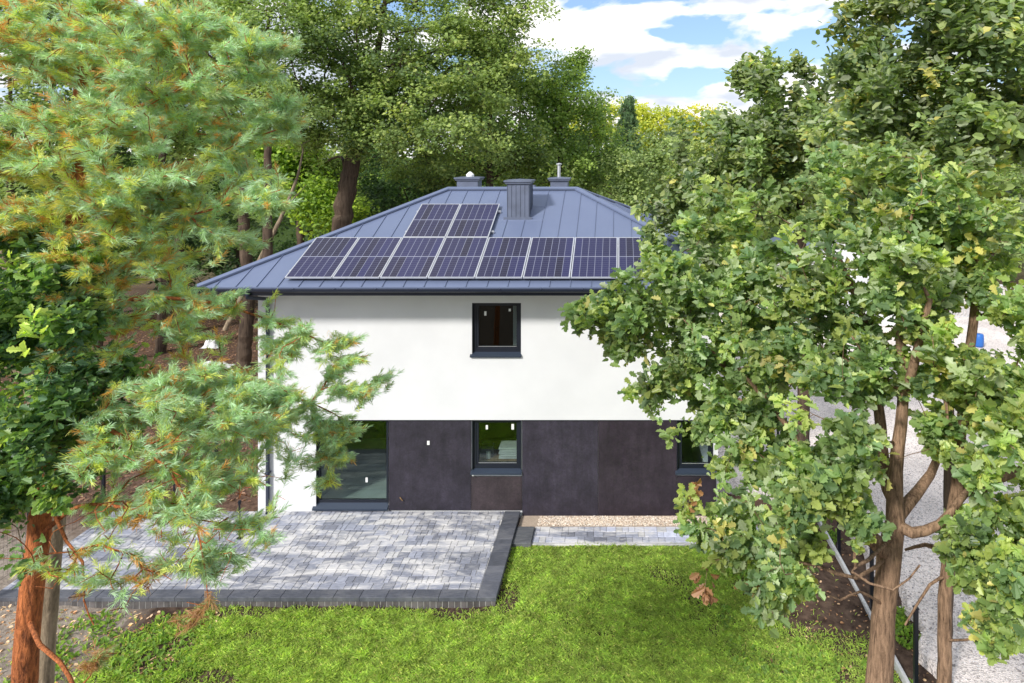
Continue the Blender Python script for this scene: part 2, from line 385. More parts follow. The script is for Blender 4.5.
# ground sheet: fine near, coarse far, gentle bumps
xs = np.concatenate([[-900, -300, -120, -60, -35], np.linspace(-22, 16, 153), [24, 40, 80, 160, 300, 900]])
ys = np.concatenate([[-400, -100, -40, -10, 0], np.linspace(6, 18, 61), [20, 23, 26, 30, 36, 45, 60, 100, 200, 500, 1200]])
gx, gy = np.meshgrid(xs, ys)
def gheight(x, y):
    h = 0.035*np.sin(x*1.7+1.3*np.sin(y*1.1))*np.cos(y*2.3+x*.4)+0.02*np.sin(x*5.1+y*3.7)*np.sin(y*6.3-x*2.1)
    inside = (x > -16) & (x < 14) & (y > 7) & (y < 17)
    h = np.where(inside, h, 0.0)
    nearhouse = np.clip((14.4-y)/0.8, 0, 1)
    mound = 0.22*np.exp(-((x-3.5)**2/0.7+(y-13.2)**2/1.0))
    return GZ+h*nearhouse-0.03+mound*(y > 5)
gz = gheight(gx, gy)
nx_, ny_ = len(xs), len(ys)
idx = np.arange(nx_*ny_).reshape(ny_, nx_)
q = np.stack([idx[:-1, :-1], idx[:-1, 1:], idx[1:, 1:], idx[1:, :-1]], -1).reshape(-1, 4)
o = npmesh('ground', np.stack([gx, gy, gz], -1).reshape(-1, 3), q, np.full(len(q), 4), M['ground'], smooth=True)
tag(o, kind='structure')

def gravel_mat():
    m, nt, b = mat('pale_crushed_stone')
    g = N(nt, 'ShaderNodeNewGeometry')
    v = N(nt, 'ShaderNodeTexVoronoi'); v.inputs['Scale'].default_value = 34
    L(nt, g.outputs['Position'], v.inputs['Vector'])
    cr = N(nt, 'ShaderNodeValToRGB'); cr.color_ramp.elements[0].color = (.52, .46, .43, 1); cr.color_ramp.elements[1].color = (.88, .79, .74, 1)
    cr.color_ramp.elements[0].position = .08; cr.color_ramp.elements[1].position = .45
    sp = N(nt, 'ShaderNodeSeparateColor'); L(nt, v.outputs['Color'], sp.inputs[0]); L(nt, sp.outputs[0], cr.inputs[0])
    n = N(nt, 'ShaderNodeTexNoise'); n.inputs['Scale'].default_value = .7; n.inputs['Detail'].default_value = 8; L(nt, g.outputs['Position'], n.inputs['Vector'])
    mr = N(nt, 'ShaderNodeMapRange'); mr.inputs[1].default_value = .3; mr.inputs[2].default_value = .7; mr.inputs[3].default_value = .78; mr.inputs[4].default_value = 1.1
    L(nt, n.outputs['Fac'], mr.inputs[0])
    vm = N(nt, 'ShaderNodeVectorMath', operation='SCALE'); L(nt, cr.outputs[0], vm.inputs[0]); L(nt, mr.outputs[0], vm.inputs['Scale'])
    L(nt, vm.outputs[0], b.inputs['Base Color']); b.inputs['Roughness'].default_value = .95
    bp = N(nt, 'ShaderNodeBump'); bp.inputs['Strength'].default_value = .9; bp.inputs['Distance'].default_value = .03
    L(nt, v.outputs['Distance'], bp.inputs['Height']); L(nt, bp.outputs[0], b.inputs['Normal'])
    return m
M['gravel'] = gravel_mat()
# driveway with an uneven left edge
yy = np.linspace(2, 44, 140); ex = 5.25-2.75*np.clip((yy-15.9)/1.2, 0, 1)+0.14*np.sin(yy*2.1)+0.08*np.sin(yy*5.3+1)+0.05*rng.normal(size=len(yy))
V = []; Fc = []
for i, y in enumerate(yy):
    V += [(ex[i]-.12, y, GZ-.08), (ex[i], y, GZ+.085), (9, y, GZ+.09), (24, y, GZ+.09)]
for i in range(len(yy)-1):
    for k in range(3):
        a = i*4+k; Fc.append((a, a+1, a+5, a+4))
o = npmesh('driveway', V, Fc, [4]*len(Fc), M['gravel']); tag(o, kind='structure')
# loose stones on the driveway and its verge
def stones(n, x0, x1, y0, y1, z, s0, s1, cols, name, label, m):
    octa = np.array([(1,0,0),(0,1,0),(-1,0,0),(0,-1,0),(0,0,.7),(0,0,-.7)])
    of = np.array([(0,1,4),(1,2,4),(2,3,4),(3,0,4)])
    c = np.stack([rng.uniform(x0, x1, n), rng.uniform(y0, y1, n), np.full(n, z)], -1)
    s = rng.uniform(s0, s1, n)
    V = octa[None]*s[:, None, None]*rng.uniform(.6, 1.2, (n, 6, 1))*rng.uniform(.7, 1.3, (n, 1, 3))
    a = rng.uniform(0, 6.28, n); ca, sa = np.cos(a)[:, None], np.sin(a)[:, None]
    V = np.stack([V[..., 0]*ca-V[..., 1]*sa, V[..., 0]*sa+V[..., 1]*ca, V[..., 2]], -1)+c[:, None]
    f = (of[None]+(np.arange(n)*6)[:, None, None]).reshape(-1)
    cc = np.array(cols)[rng.integers(0, len(cols), n)]*rng.uniform(.75, 1.15, (n, 1))
    o = npmesh(name, V.reshape(-1, 3), f, np.full(n*4, 3), m, col=np.repeat(cc, 6, 0))
    return o
o = stones(9000, 5.1, 10.5, 9.0, 20, GZ+.09, .008, .028, [(.62,.58,.57), (.45,.41,.40), (.72,.70,.69), (.34,.30,.29)], 'gravel', '', M['pebble'])
tag(o, 'loose crushed stone chips lying over the pale driveway', 'gravel', kind='stuff')
o = stones(7000, -1.85, 3.4, 15.34, 15.74, GZ+.045, .012, .028, [(.55,.43,.33), (.66,.56,.45), (.42,.33,.26), (.70,.64,.56)], 'pebble_strip', '', M['pebble'])
tag(o, 'beige pebbles in the narrow strip along the dark house wall', 'pebbles', kind='stuff')
mb = MB(); mb.box(-2.28, 3.4, 15.33, 15.79, GZ-.1, GZ+.035, (.4,.32,.25)); o = mb.build('pebble_bed', M['pebble']); tag(o, kind='structure')

# ------------------------------------------------------------------ terrace and path
WY = 15.77
def paver_field(mb, x0, x1, y0, y1, z, rowh, widths, h=.08, gap=.006, seed=1, whiten=0.5):
    r = np.random.default_rng(seed); y = y0; k = 0
    while y < y1-.03:
        ye = min(y+rowh, y1); x = x0-r.uniform(0, .15)
        while x < x1:
            wd = widths[r.integers(0, len(widths))]; xe = min(x+wd, x1); xa = max(x, x0)
            if xe-xa > .04:
                t = r.beta(1.1, 1.3); g = .10+.21*t
                s = 0.5+0.5*math.sin(xa*1.3+2*math.sin(y*2.1))*math.cos(y*1.7+xa*.5)
                g = g*(1-.25)+ .16*s*whiten+.05
                c = (g*.90, g*.95, g*1.16)
                if r.random() < .03*whiten*2: c = (.42, .42, .43)
                mb.bbox(xa+gap/2, xe-gap/2, y+gap/2, ye-gap/2, z-h, z+r.normal()*.0012, .005, c)
            x += wd
        y += rowh; k += 1
mb = MB()
TX0, TX1, TY0, TY1 = -11.7, -2.3, 12.68, 15.765
mb.box(TX0+.02, TX1-.02, TY0+.02, TY1-.01, -.45, -.012, (.42,.41,.40))       # sand bed between the stones
paver_field(mb, TX0, TX1-.36, TY0+.25, TY1, 0.0, .205, [.10, .14, .14, .21, .21, .28], gap=.010, seed=3)
r = np.random.default_rng(8)
x = TX0
while x < TX1-.36-.01:                                                       # dark border, front
    xe = min(x+.49, TX1-.36); g = r.uniform(.07, .10)
    mb.bbox(x+.003, xe-.003, TY0, TY0+.246, -.07, .004, .006, (g*.92, g*.98, g*1.2)); x += .49
y = TY0
while y < TY1-.01:                                                           # dark border, right
    ye = min(y+.49, TY1); g = r.uniform(.07, .105)
    mb.bbox(TX1-.355, TX1, y+.003, ye-.003, -.07, .004, .006, (g*.92, g*.98, g*1.2)); y += .49
x = TX0
while x < TX1:                                                               # upright edging stones under the front lip
    g = r.uniform(.06, .12); mb.box(x+.006, min(x+.115, TX1-.01)-.006, TY0+.015, TY0+.07, -.4, -.072, (g, g*.9, g*.9)); x += .115
y = TY0+.08
while y < TY1:
    g = r.uniform(.06, .12); mb.box(TX1-.07, TX1-.015, y+.006, min(y+.115, TY1)-.006, -.4, -.072, (g, g*.95, g)); y += .115
o = mb.build('terrace', M['paver']); tag(o, kind='structure')
# step block beside the terrace
mb = MB()
mb.bbox(TX1+.004, TX1+.40, 14.56, 15.22, -.2, -.055, .008, (.085, .09, .10))
o = mb.build('step', M['paver'], origin=(TX1+.2, 14.9, -.2)); tag(o, 'low dark grey paving step at the right corner of the terrace', 'step')
mb = MB()
mb.box(-1.9, 3.45, 14.62, 15.33, -.35, -.125, (.40,.39,.37))
paver_field(mb, -1.9, 3.45, 14.70, 15.33, -.11, .205, [.14, .21, .28], seed=9, whiten=2.6)
mb.bbox(-1.9, 3.45, 14.60, 14.68, -.35, -.108, .006, (.36,.36,.36))
o = mb.build('path', M['paver']); tag(o, kind='structure')

# white sand staining over terrace is in the paver shader: real wear with its own shape
def stain(m):
    nt = m.node_tree; b = nt.nodes['Principled BSDF']
    src = b.inputs['Base Color'].links[0].from_socket
    g = N(nt, 'ShaderNodeNewGeometry'); mp = N(nt, 'ShaderNodeMapping'); mp.inputs['Scale'].default_value = (1.1, 3.2, 1); mp.inputs['Rotation'].default_value = (0, 0, .1)
    L(nt, g.outputs['Position'], mp.inputs[0])
    n = N(nt, 'ShaderNodeTexNoise'); n.inputs['Scale'].default_value = 1.0; n.inputs['Detail'].default_value = 10; n.inputs['Roughness'].default_value = .72; n.inputs['Distortion'].default_value = .6
    L(nt, mp.outputs[0], n.inputs['Vector'])
    mr = N(nt, 'ShaderNodeMapRange'); mr.inputs[1].default_value = .45; mr.inputs[2].default_value = .60; mr.inputs[3].default_value = 0.02; mr.inputs[4].default_value = .80
    L(nt, n.outputs['Fac'], mr.inputs[0])
    # dark border stones keep mostly clean
    sp = N(nt, 'ShaderNodeSeparateXYZ'); L(nt, g.outputs['Position'], sp.inputs[0])
    def cmpn(sock, v, op):
        c = N(nt, 'ShaderNodeMath', operation=op); c.inputs[1].default_value = v; L(nt, sock, c.inputs[0]); return c.outputs[0]
    a = cmpn(sp.outputs[1], TY0+.25, 'GREATER_THAN'); x1 = cmpn(sp.outputs[0], TX1-.36, 'LESS_THAN'); x2 = cmpn(sp.outputs[0], TX1+.41, 'GREATER_THAN')
    mxx = N(nt, 'ShaderNodeMath', operation='MAXIMUM'); L(nt, x1, mxx.inputs[0]); L(nt, x2, mxx.inputs[1])
    mu = N(nt, 'ShaderNodeMath', operation='MULTIPLY'); L(nt, a, mu.inputs[0]); L(nt, mxx.outputs[0], mu.inputs[1])
    mu2 = N(nt, 'ShaderNodeMath', operation='MULTIPLY_ADD'); mu2.inputs[1].default_value = .9; mu2.inputs[2].default_value = .1; L(nt, mu.outputs[0], mu2.inputs[0])
    mu3 = N(nt, 'ShaderNodeMath', operation='MULTIPLY'); L(nt, mu2.outputs[0], mu3.inputs[0]); L(nt, mr.outputs[0], mu3.inputs[1])
    mx = N(nt, 'ShaderNodeMix', data_type='RGBA'); mx.inputs[7].default_value = (.66, .64, .62, 1)
    L(nt, mu3.outputs[0], mx.inputs[0]); L(nt, src, mx.inputs[6]); L(nt, mx.outputs[2], b.inputs['Base Color'])
stain(M['paver'])

# ------------------------------------------------------------------ house
def WX(px): return (px-VX)*WY/F
def WZ(py): return CAMZ-(py-VY)*WY/F
HX0, HX1 = WX(258), WX(719)
HYB = 22.80
EZ = 5.34; EY0 = 14.9; EX0 = -9.23; EX1 = 3.16; EY1 = 23.66
RX0, RX1, RY, RZ = -4.85, -1.215, 19.28, 7.26
SPL = WZ(420)
house = empty('detached_house', (WX(488), 19.2, 0))
tag(house, 'two storey white house with blue grey hipped metal roof and dark ground floor cladding', 'house')

T = .28
win = {'up': (472, 521, 303, 357), 'low': (472, 521, 420, 474), 'door': (316, 388, 420, 508), 'cor': (677, 719, 420, 474)}
mb = MB()
yf, yb = WY, WY+T
top = EZ-.12
def wx(*a): return [WX(v) for v in a]
# upper storey front wall around the upper window
ux0, ux1, uz1, uz0 = WX(472), WX(521), WZ(303), WZ(357)
mb.box(HX0, ux0, yf, yb, SPL, top); mb.box(ux1, HX1, yf, yb, SPL, top)
mb.box(ux0, ux1, yf, yb, SPL, uz0); mb.box(ux0, ux1, yf, yb, uz1, top)
# ground floor front: white pier on the left, then backing behind the dark boards
GB = GZ-.25
mb.box(HX0, WX(316), yf, yb, GB, SPL)
mb.box(WX(388), WX(472), yf+.045, yb, GB, SPL)
mb.box(WX(472), WX(521), yf+.045, yb, GB, WZ(474))
mb.box(WX(521), WX(677), yf+.045, yb, GB, SPL)
mb.box(WX(677), HX1-.045, yf+.045, yb, GB, WZ(474))
mb.box(WX(316), WX(388), yf+.045, yb, GB, -.001)
# white corner post of the corner window
mb.box(WX(712.5), HX1-.02, yf+.02, yf+.16, WZ(474), SPL)
# side and back walls
mb.box(HX0, HX0+T, yb, HYB, GB, top)
mb.box(HX1-T, HX1, yb+1.2, HYB, GB, top); mb.box(HX1-T, HX1, yb, yb+1.2, GB, WZ(474)); mb.box(HX1-T, HX1, yb, yb+1.2, SPL, top)
mb.box(HX0+T, HX1-T, HYB-T, HYB, GB, top)
mb.build('wall', M['plaster'], house)
# interior surfaces
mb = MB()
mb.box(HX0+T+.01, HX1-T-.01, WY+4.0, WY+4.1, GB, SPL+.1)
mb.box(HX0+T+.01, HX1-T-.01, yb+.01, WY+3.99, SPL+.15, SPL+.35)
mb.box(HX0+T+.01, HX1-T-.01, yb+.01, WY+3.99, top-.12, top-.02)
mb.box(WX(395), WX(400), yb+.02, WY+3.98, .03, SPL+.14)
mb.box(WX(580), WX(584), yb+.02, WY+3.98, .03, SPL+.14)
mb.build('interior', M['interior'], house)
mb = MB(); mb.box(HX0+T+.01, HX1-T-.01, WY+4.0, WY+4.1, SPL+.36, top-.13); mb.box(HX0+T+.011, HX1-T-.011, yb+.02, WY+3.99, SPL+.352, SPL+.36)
mb.build('upstairs_painted_dark', M['roomdark'], house)  # these sheets put the unlit upstairs room's darkness into the colour
mb = MB(); mb.box(HX0+T+.01, HX1-T-.01, yb+.01, WY+3.99, -.1, .02); mb.build('floor', M['screed'], house)
# cladding boards
def board(x0, x1, z0, z1, m, lab=None):
    mb = MB(); mb.box(WX(x0)+.005, WX(x1)-.005, yf+.012, yf+.043, z0, z1)
    o = mb.build('cladding_panel', m, house)
    if lab: o['label'] = lab
    return o
cz0 = GZ-.05
board(388.6, 471, .012, SPL-.004, M['clad'])
board(471, 522, WZ(477.5)-1.0 if False else .0+.012, WZ(477), M['cladbrown'], 'brownish board below the ground floor window')
# (part of that board right of the terrace goes down to the pebbles)
board(522, 598, cz0, SPL-.004, M['clad2'])
board(598, 677, cz0, SPL-.004, M['clad3'])
board(677, 716.5, cz0, WZ(476.5), M['clad3'])
# drip edge under the white storey
mb = MB(); mb.box(WX(316), HX1+.004, yf-.006, yf+.05, SPL-.016, SPL-.001); mb.build('drip_edge', M['frame'], house)

def window(x0p, x1p, y0p, y1p, sillh=.10, depth=.13, sticker=(), sash=True, fr=.075, side_extra=0, sillx=(.05, .05)):
    x0, x1, z1, z0 = WX(x0p), WX(x1p), WZ(y0p), WZ(y1p)
    zs = z0+sillh
    mb = MB(); ya, ybk = yf+depth-.06, yf+depth+.02
    mb.box(x0-.002, x0+fr, ya, ybk, zs, z1); mb.box(x1-fr, x1+.002, ya, ybk, zs, z1)
    mb.box(x0+fr, x1-fr, ya, ybk, z1-fr*.6, z1); mb.box(x0+fr, x1-fr, ya, ybk, zs, zs+fr)
    # dark reveal lining
    mb.box(x0-.001, x0+.012, yf+.004, ya, zs, z1-.001); mb.box(x1-.012, x1+.001, yf+.004, ya, zs, z1-.001); mb.box(x0+.012, x1-.012, yf+.004, ya, z1-.014, z1-.002)
    # sash, set a little inward of the frame
    if sash:
        s = .05
        mb.box(x0+fr, x0+fr+s, ya+.015, ybk-.004, zs+fr, z1-fr*.6); mb.box(x1-fr-s*.6, x1-fr, ya+.015, ybk-.004, zs+fr, z1-fr*.6)
        mb.box(x0+fr+s, x1-fr-s*.6, ya+.015, ybk-.004, zs+fr, zs+fr+s*.8); mb.box(x0+fr+s, x1-fr-s*.6, ya+.015, ybk-.004, z1-fr*.6-s*.6, z1-fr*.6)
    w = mb.build('window', M['frame'], house)
    def sub(mb, name, m):
        o = mb.build(name, m); o.parent = w; o.location = (0, 0, 0); return o
    sb = MB(); sb.add([(x0-sillx[0], yf-.05, z0+.0), (x1+sillx[1], yf-.05, z0), (x1+sillx[1], ya, z0+.05), (x0-sillx[0], ya, z0+.05),
                       (x0-sillx[0], yf-.05, z0+.045), (x1+sillx[1], yf-.05, z0+.045), (x1+sillx[1], ya, zs), (x0-sillx[0], ya, zs)],
                      [(0,3,2,1),(4,5,6,7),(0,1,5,4),(1,2,6,5),(2,3,7,6),(3,0,4,7)])
    sub(sb, 'sill', M['sill'])
    pn = MB(); yg = ya+.035; pn.box(x0+fr-.004, x1-fr+.004, yg, yg+.006, zs+fr-.004, z1-fr*.6+.004); sub(pn, 'pane', M['glass'])
    if sash:
        sl_ = MB(); sl_.box(x0+fr+.05, x1-fr-.03, ya+.008, ya+.014, zs+fr+.034, zs+fr+.042); sub(sl_, 'glazing_bead', M['silver'])
    for (sxp, syp, ww, hh) in sticker:
        k = MB(); cx, cz = WX(sxp), WZ(syp); k.box(cx-ww/2, cx+ww/2, yg-.004, yg-.001, cz-hh/2, cz+hh/2); sub(k, 'sticker', M['white'])
    return w
window(472, 521, 303, 357, sticker=((484.5, 314.5, .05, .10), (509, 311, .05, .06)), fr=.085, sillx=(.04, .01))
window(472, 521, 420.5, 474, sticker=((486, 429, .05, .10), (512, 428.5, .06, .13)), fr=.085, sillx=(.03, .02))
window(316, 388, 420.5, 509.7, sillh=.13, fr=.06, sticker=((365, 482, .05, .11),), sash=False, sillx=(.07, -.002))
window(677, 713, 420.5, 474, sticker=((681.5, 428, .05, .08),), fr=.07, sillx=(.04, .17))

# --- roof
sl_f = (RZ-EZ)/(RY-EY0)
mb = MB()
A, B_, Cc, D = (EX0, EY0, EZ), (EX1, EY0, EZ), (EX1, EY1, EZ), (EX0, EY1, EZ)
E, Fp = (RX0, RY, RZ), (RX1, RY, RZ)
mb.add([A, B_, Cc, D, E, Fp], [(0,1,5,4), (1,2,5), (2,3,4,5), (3,0,4)])
lo = [(p[0], p[1], p[2]-.05) for p in (A, B_, Cc, D)]
mb.add([A, B_, Cc, D]+lo, [(0,4,5,1), (1,5,6,2), (2,6,7,3), (3,7,4,0)])
roof = None
# standing seams: little upright ribs
sh, sw = .020, .012
def rib(p, q, nrm, wdir):
    p, q, n_, wd = Vector(p), Vector(q), Vector(nrm), Vector(wdir)
    a = [p-wd*sw/2, p+wd*sw/2, q+wd*sw/2, q-wd*sw/2]
    b = [v+n_*sh for v in a]
    mb.add(a+b, [(4,5,6,7), (0,1,5,4), (1,2,6,5), (2,3,7,6), (3,0,4,7)])
nf = Vector((0, -sl_f, 1)).normalized()
chx0, chx1, chy0, chy1 = -2.93, -2.36, 17.69, 18.40
def roofz(y): return EZ+(y-EY0)*sl_f
xs_ = [-2.0+.456*k for k in range(-16, 12)]
for x in xs_:
    if not (EX0+.05 < x < EX1-.05): continue
    if x < RX0: yt = EY0+(x-EX0)*(RY-EY0)/(RX0-EX0)
    elif x > RX1: yt = EY0+(EX1-x)*(RY-EY0)/(EX1-RX1)
    else: yt = RY
    segs = [(EY0, yt)]
    if chx0-.02 < x < chx1+.02: segs = [(EY0, chy0-.06), (chy1+.05, yt)]
    for (a, b) in segs:
        if b-a > .1: rib((x, a, roofz(a)), (x, b, roofz(b)), nf, (1, 0, 0))
        if b-a > .1: rib((x, 2*RY-a, roofz(a)), (x, 2*RY-b, roofz(b)), (0, -nf.y, nf.z), (1, 0, 0))
for side in (0, 1):
    ex_ = EX0 if side == 0 else EX1; rx_ = RX0 if side == 0 else RX1
    s_ = (RZ-EZ)/abs(rx_-ex_); nn = Vector(((-s_) if side == 0 else s_, 0, 1)).normalized()
    y = EY0+.3
    while y < EY1-.2:
        f_ = min(y-EY0, EY1-y)/(RY-EY0)
        rib((ex_, y, EZ), (ex_+(rx_-ex_)*f_, y, EZ+(RZ-EZ)*f_), nn, (0, 1, 0)); y += .456
# cross folds near the chimney and in places, as thin laps
for (xa, xb, yk) in ((-2.29, -1.78, 18.28), (-3.35, -2.93, 17.62), (-2.93, -2.36, 17.60), (-2.36, -1.95, 17.62)):
    mb.add([(xa, yk, roofz(yk)+.004), (xb, yk, roofz(yk)+.004), (xb, yk+.03, roofz(yk+.03)+.012), (xa, yk+.03, roofz(yk+.03)+.012), (xa, yk-.002, roofz(yk)), (xb, yk-.002, roofz(yk))], [(0,1,2,3), (4,5,1,0)])
roof = mb.build('roof', M['roof'], house)
# hip and ridge caps
mb = MB()
for p, q in ((A, E), (B_, Fp), (Cc, Fp), (D, E), (E, Fp)):
    p, q = Vector(p), Vector(q); d = (q-p).normalized(); side = d.cross(Vector((0, 0, 1))).normalized(); up = side.cross(d)
    ws = .11
    base = []
    for t in (p, q):
        base += [t-side*ws+up*(-.012), t-side*ws+up*.028, t+up*.065, t+side*ws+up*.028, t+side*ws+up*(-.012)]
    mb.add(base, [(0,1,6,5), (1,2,7,6), (2,3,8,7), (3,4,9,8), (0,4,3,2,1), (5,6,7,8,9)])
cap = mb.build('ridge_cap', M['roof']); cap.parent = roof
# soffit
mb = MB(); mb.box(EX0+.03, EX1-.03, EY0+.03, EY1-.03, EZ-.10, EZ-.055); mb.build('soffit', M['soffit'], house)
# gutter: half round trough along the eaves plus fascia
def gutter(p, q, outward):
    mb = MB(); p, q, o_ = Vector(p), Vector(q), Vector(outward)
    prof = []
    for k in range(9):
        t = math.pi*k/8
        prof.append((-math.cos(t)*.065, -math.sin(t)*.075))
    for k in range(8, -1, -1):
        t = math.pi*k/8
        prof.append((-math.cos(t)*.058, -math.sin(t)*.066+.002))
    n = len(prof); vs = []
    for e in (p, q):
        for (a, b) in prof: vs.append(e+o_*(a+.07)+Vector((0, 0, b)))
    fs = [(i, (i+1) % n, (i+1) % n+n, i+n) for i in range(n)]
    mb.add(vs, fs)
    return mb
g1 = gutter((EX0-.1, EY0, EZ-.03), (EX1+.1, EY0, EZ-.03), (0, -1, 0))
# brackets and a joint
for x in np.arange(EX0+.3, EX1, .9): g1.box(x, x+.025, EY0-.145, EY0+.0, EZ-.034, EZ-.026)
g1.build('gutter', M['dark_metal'], house)
gutter((EX0, EY1, EZ-.03), (EX0, EY0, EZ-.03), (-1, 0, 0)).build('gutter', M['dark_metal'], house)
gutter((EX1, EY0, EZ-.03), (EX1, EY1, EZ-.03), (1, 0, 0)).build('gutter', M['dark_metal'], house)
mb = MB(); mb.box(EX0+.005, EX1-.005, EY0+.004, EY0+.028, EZ-.19, EZ-.052)
mb.box(EX0+.005, EX0+.028, EY0+.03, EY1-.03, EZ-.19, EZ-.052); mb.box(EX1-.028, EX1-.005, EY0+.03, EY1-.03, EZ-.19, EZ-.052)
mb.build('fascia', M['dark_metal'], house)
mb = MB(); dx = WX(269.3)
mb.tube([(dx, EY0-.07, EZ-.10), (dx, EY0-.05, EZ-.22), (dx, WY-.10, EZ-.42), (dx, WY-.07, EZ-.6), (dx, WY-.07, .05), (dx, WY-.12, -.02)], .043, 12)
for z in (4.2, 2.6, .9): mb.box(dx-.052, dx+.052, WY-.115, WY, z, z+.03)
mb.build('downpipe', M['dark_metal'], house, smooth=True)
# wall lamp cable end and a small white tag on the cladding, as in the photo
mb = MB(); mb.box(WX(427), WX(429.5), yf+.002, yf+.011, WZ(445), WZ(441)); mb.build('cable_tag', M['white'], house)
mb = MB(); mb.tube([(WX(400), yf+.0, WZ(497.5)), (WX(401.5), yf-.04, WZ(498)), (WX(403), yf-.03, WZ(500))], .012, 6); mb.build('cable_end', M['cardboard'], house)

# chimneys as sub-parts of the roof
def chimney(x0, x1, y0, y1, z0, z1, capo=.075, caph=.10, seams=True):
    mb = MB(); mb.box(x0, x1, y0, y1, z0, z1-caph)
    if seams:
        nn = 5
        for k in range(nn+1):
            x = x0+(x1-x0)*k/nn; x = min(max(x, x0+.008), x1-.008); mb.box(x-.006, x+.006, y0-.014, y0-.001, z0, z1-caph)
        for k in range(4):
            y = y0+(y1-y0)*k/3; y = min(max(y, y0+.008), y1-.008); mb.box(x1+.001, x1+.014, y-.006, y+.006, z0, z1-caph)
    mb.box(x0-capo*.6, x1+capo*.6, y0-capo*.6, y1+capo*.6, z1-caph+.002, z1-caph*.55)
    mb.add([(x0-capo,y0-capo,z1-caph*.55+.002),(x1+capo,y0-capo,z1-caph*.55+.002),(x1+capo,y1+capo,z1-caph*.55+.002),(x0-capo,y1+capo,z1-caph*.55+.002),
            (x0-capo,y0-capo,z1-.012),(x1+capo,y0-capo,z1-.012),(x1+capo,y1+capo,z1-.012),(x0-capo,y1+capo,z1-.012),((x0+x1)/2,(y0+y1)/2,z1+.02)],
           [(0,3,2,1),(0,1,5,4),(1,2,6,5),(2,3,7,6),(3,0,4,7),(4,5,8),(5,6,8),(6,7,8),(7,4,8)])
    return mb
m1 = chimney(chx0, chx1, chy0, chy1, 6.3, CAMZ-25*17.69/F)
z = roofz(chy0)
m1.box(chx0-.08, chx1+.08, chy0-.05, chy0-.015, z-.03, z+.05)      # flashing
o = m1.build('chimney', M['flue']); o.parent = roof; o['label'] = 'tall front chimney clad in ribbed metal'
o = chimney(-4.85, -4.23, 20.3, 20.9, 6.6, CAMZ-22*20.4/F, seams=False).build('chimney', M['flue']); o.parent = roof
o = chimney(-2.07, -1.56, 20.3, 20.85, 6.6, CAMZ-22.5*20.4/F, seams=False).build('chimney', M['flue']); o.parent = roof
mb = MB(); cx, cy = -4.52, 20.6
mb.tube([(cx, cy, 7.55), (cx, cy, 7.63), (cx, cy, 7.68), (cx, cy, 7.72)], [.12, .12, .07, .02], 12)
o = mb.build('chimney_cowl', M['white']); o.parent = roof
mb = MB(); cx, cy = (559-620)*20.55/F, 20.55; zt = CAMZ-8*20.55/F
mb.tube([(cx, cy, 7.5), (cx, cy, zt-.06)], .048, 12); mb.tube([(cx, cy, zt-.05), (cx, cy, zt-.02), (cx, cy, zt)], [.085, .085, .03], 12)
o = mb.build('vent_pipe', M['silver']); o.parent = roof
mb = MB(); mb.tube([((533.5-620)*20/F, 20.0, 7.0), ((533.5-620)*20/F, 20.0, CAMZ-30*20/F)], [.1, .07], 10)
o = mb.build('roof_vent', M['flue']); o.parent = roof

# ------------------------------------------------------------------ solar panels
ux = Vector((1, 0, 0)); uy = Vector((0, 1, sl_f)).normalized(); un = nf
PW, PH = 1.05, 1.745
def panel_proto():
    root = empty('solar_panel')
    w_, h_, t, f = PW-.018, PH-.018, .035, .022
    def bx(mb, u0, u1, v0, v1, a, b):
        vs = []
        for c_ in (a, b):
            for (u, v) in ((u0, v0), (u1, v0), (u1, v1), (u0, v1)): vs.append(ux*u+uy*v+un*c_)
        mb.add(vs, [(0,3,2,1),(4,5,6,7),(0,1,5,4),(1,2,6,5),(2,3,7,6),(3,0,4,7)])
    mb = MB(); bx(mb, 0, w_, 0, f, 0, t); bx(mb, 0, w_, h_-f, h_, 0, t); bx(mb, 0, f, f, h_-f, 0, t); bx(mb, w_-f, w_, f, h_-f, 0, t)
    fr = mb.build('frame', M['silver'], root)
    V = [ux*f+uy*f+un*(t-.006), ux*(w_-f)+uy*f+un*(t-.006), ux*(w_-f)+uy*(h_-f)+un*(t-.006), ux*f+uy*(h_-f)+un*(t-.006)]
    me = bpy.data.meshes.new('cells'); me.from_pydata([tuple(v) for v in V]+[tuple(v-un*.02) for v in V], [], [(0,1,2,3), (7,6,5,4), (0,4,5,1), (1,5,6,2), (2,6,7,3), (3,7,4,0)]); me.materials.append(M['pv'])
    a = me.attributes.new('UVm', 'FLOAT_VECTOR', 'POINT')
    a.data.foreach_set('vector', [0,0,0, 1,0,0, 1,1,0, 0,1,0]*2)
    g = bpy.data.objects.new('cells', me); C.objects.link(g); g.parent = root
    return root
pp = panel_proto()
words = ['leftmost', 'second from left', 'third from left', 'fourth from left', 'fifth from left', 'sixth from left', 'seventh from left', 'rightmost']
spots = [(i, 0) for i in range(8)]+[(2, 1), (3, 1)]
for k, (i, j) in enumerate(spots):
    if k == 0: o = pp
    else:
        o = pp.copy(); C.objects.link(o)
        for ch in pp.children:
            c2 = ch.copy(); C.objects.link(c2); c2.parent = o
    yb0 = 15.09+j*(PH*uy.y)
    o.location = Vector((-7.39+PW*i, yb0, roofz(yb0)))+un*.075
    lab = (words[i]+' solar panel in the long lower row along the eaves') if j == 0 else (('left' if i == 2 else 'right')+' solar panel of the pair in the short upper row')
    tag(o, lab, 'solar panel', 'solar panels on the front roof slope')
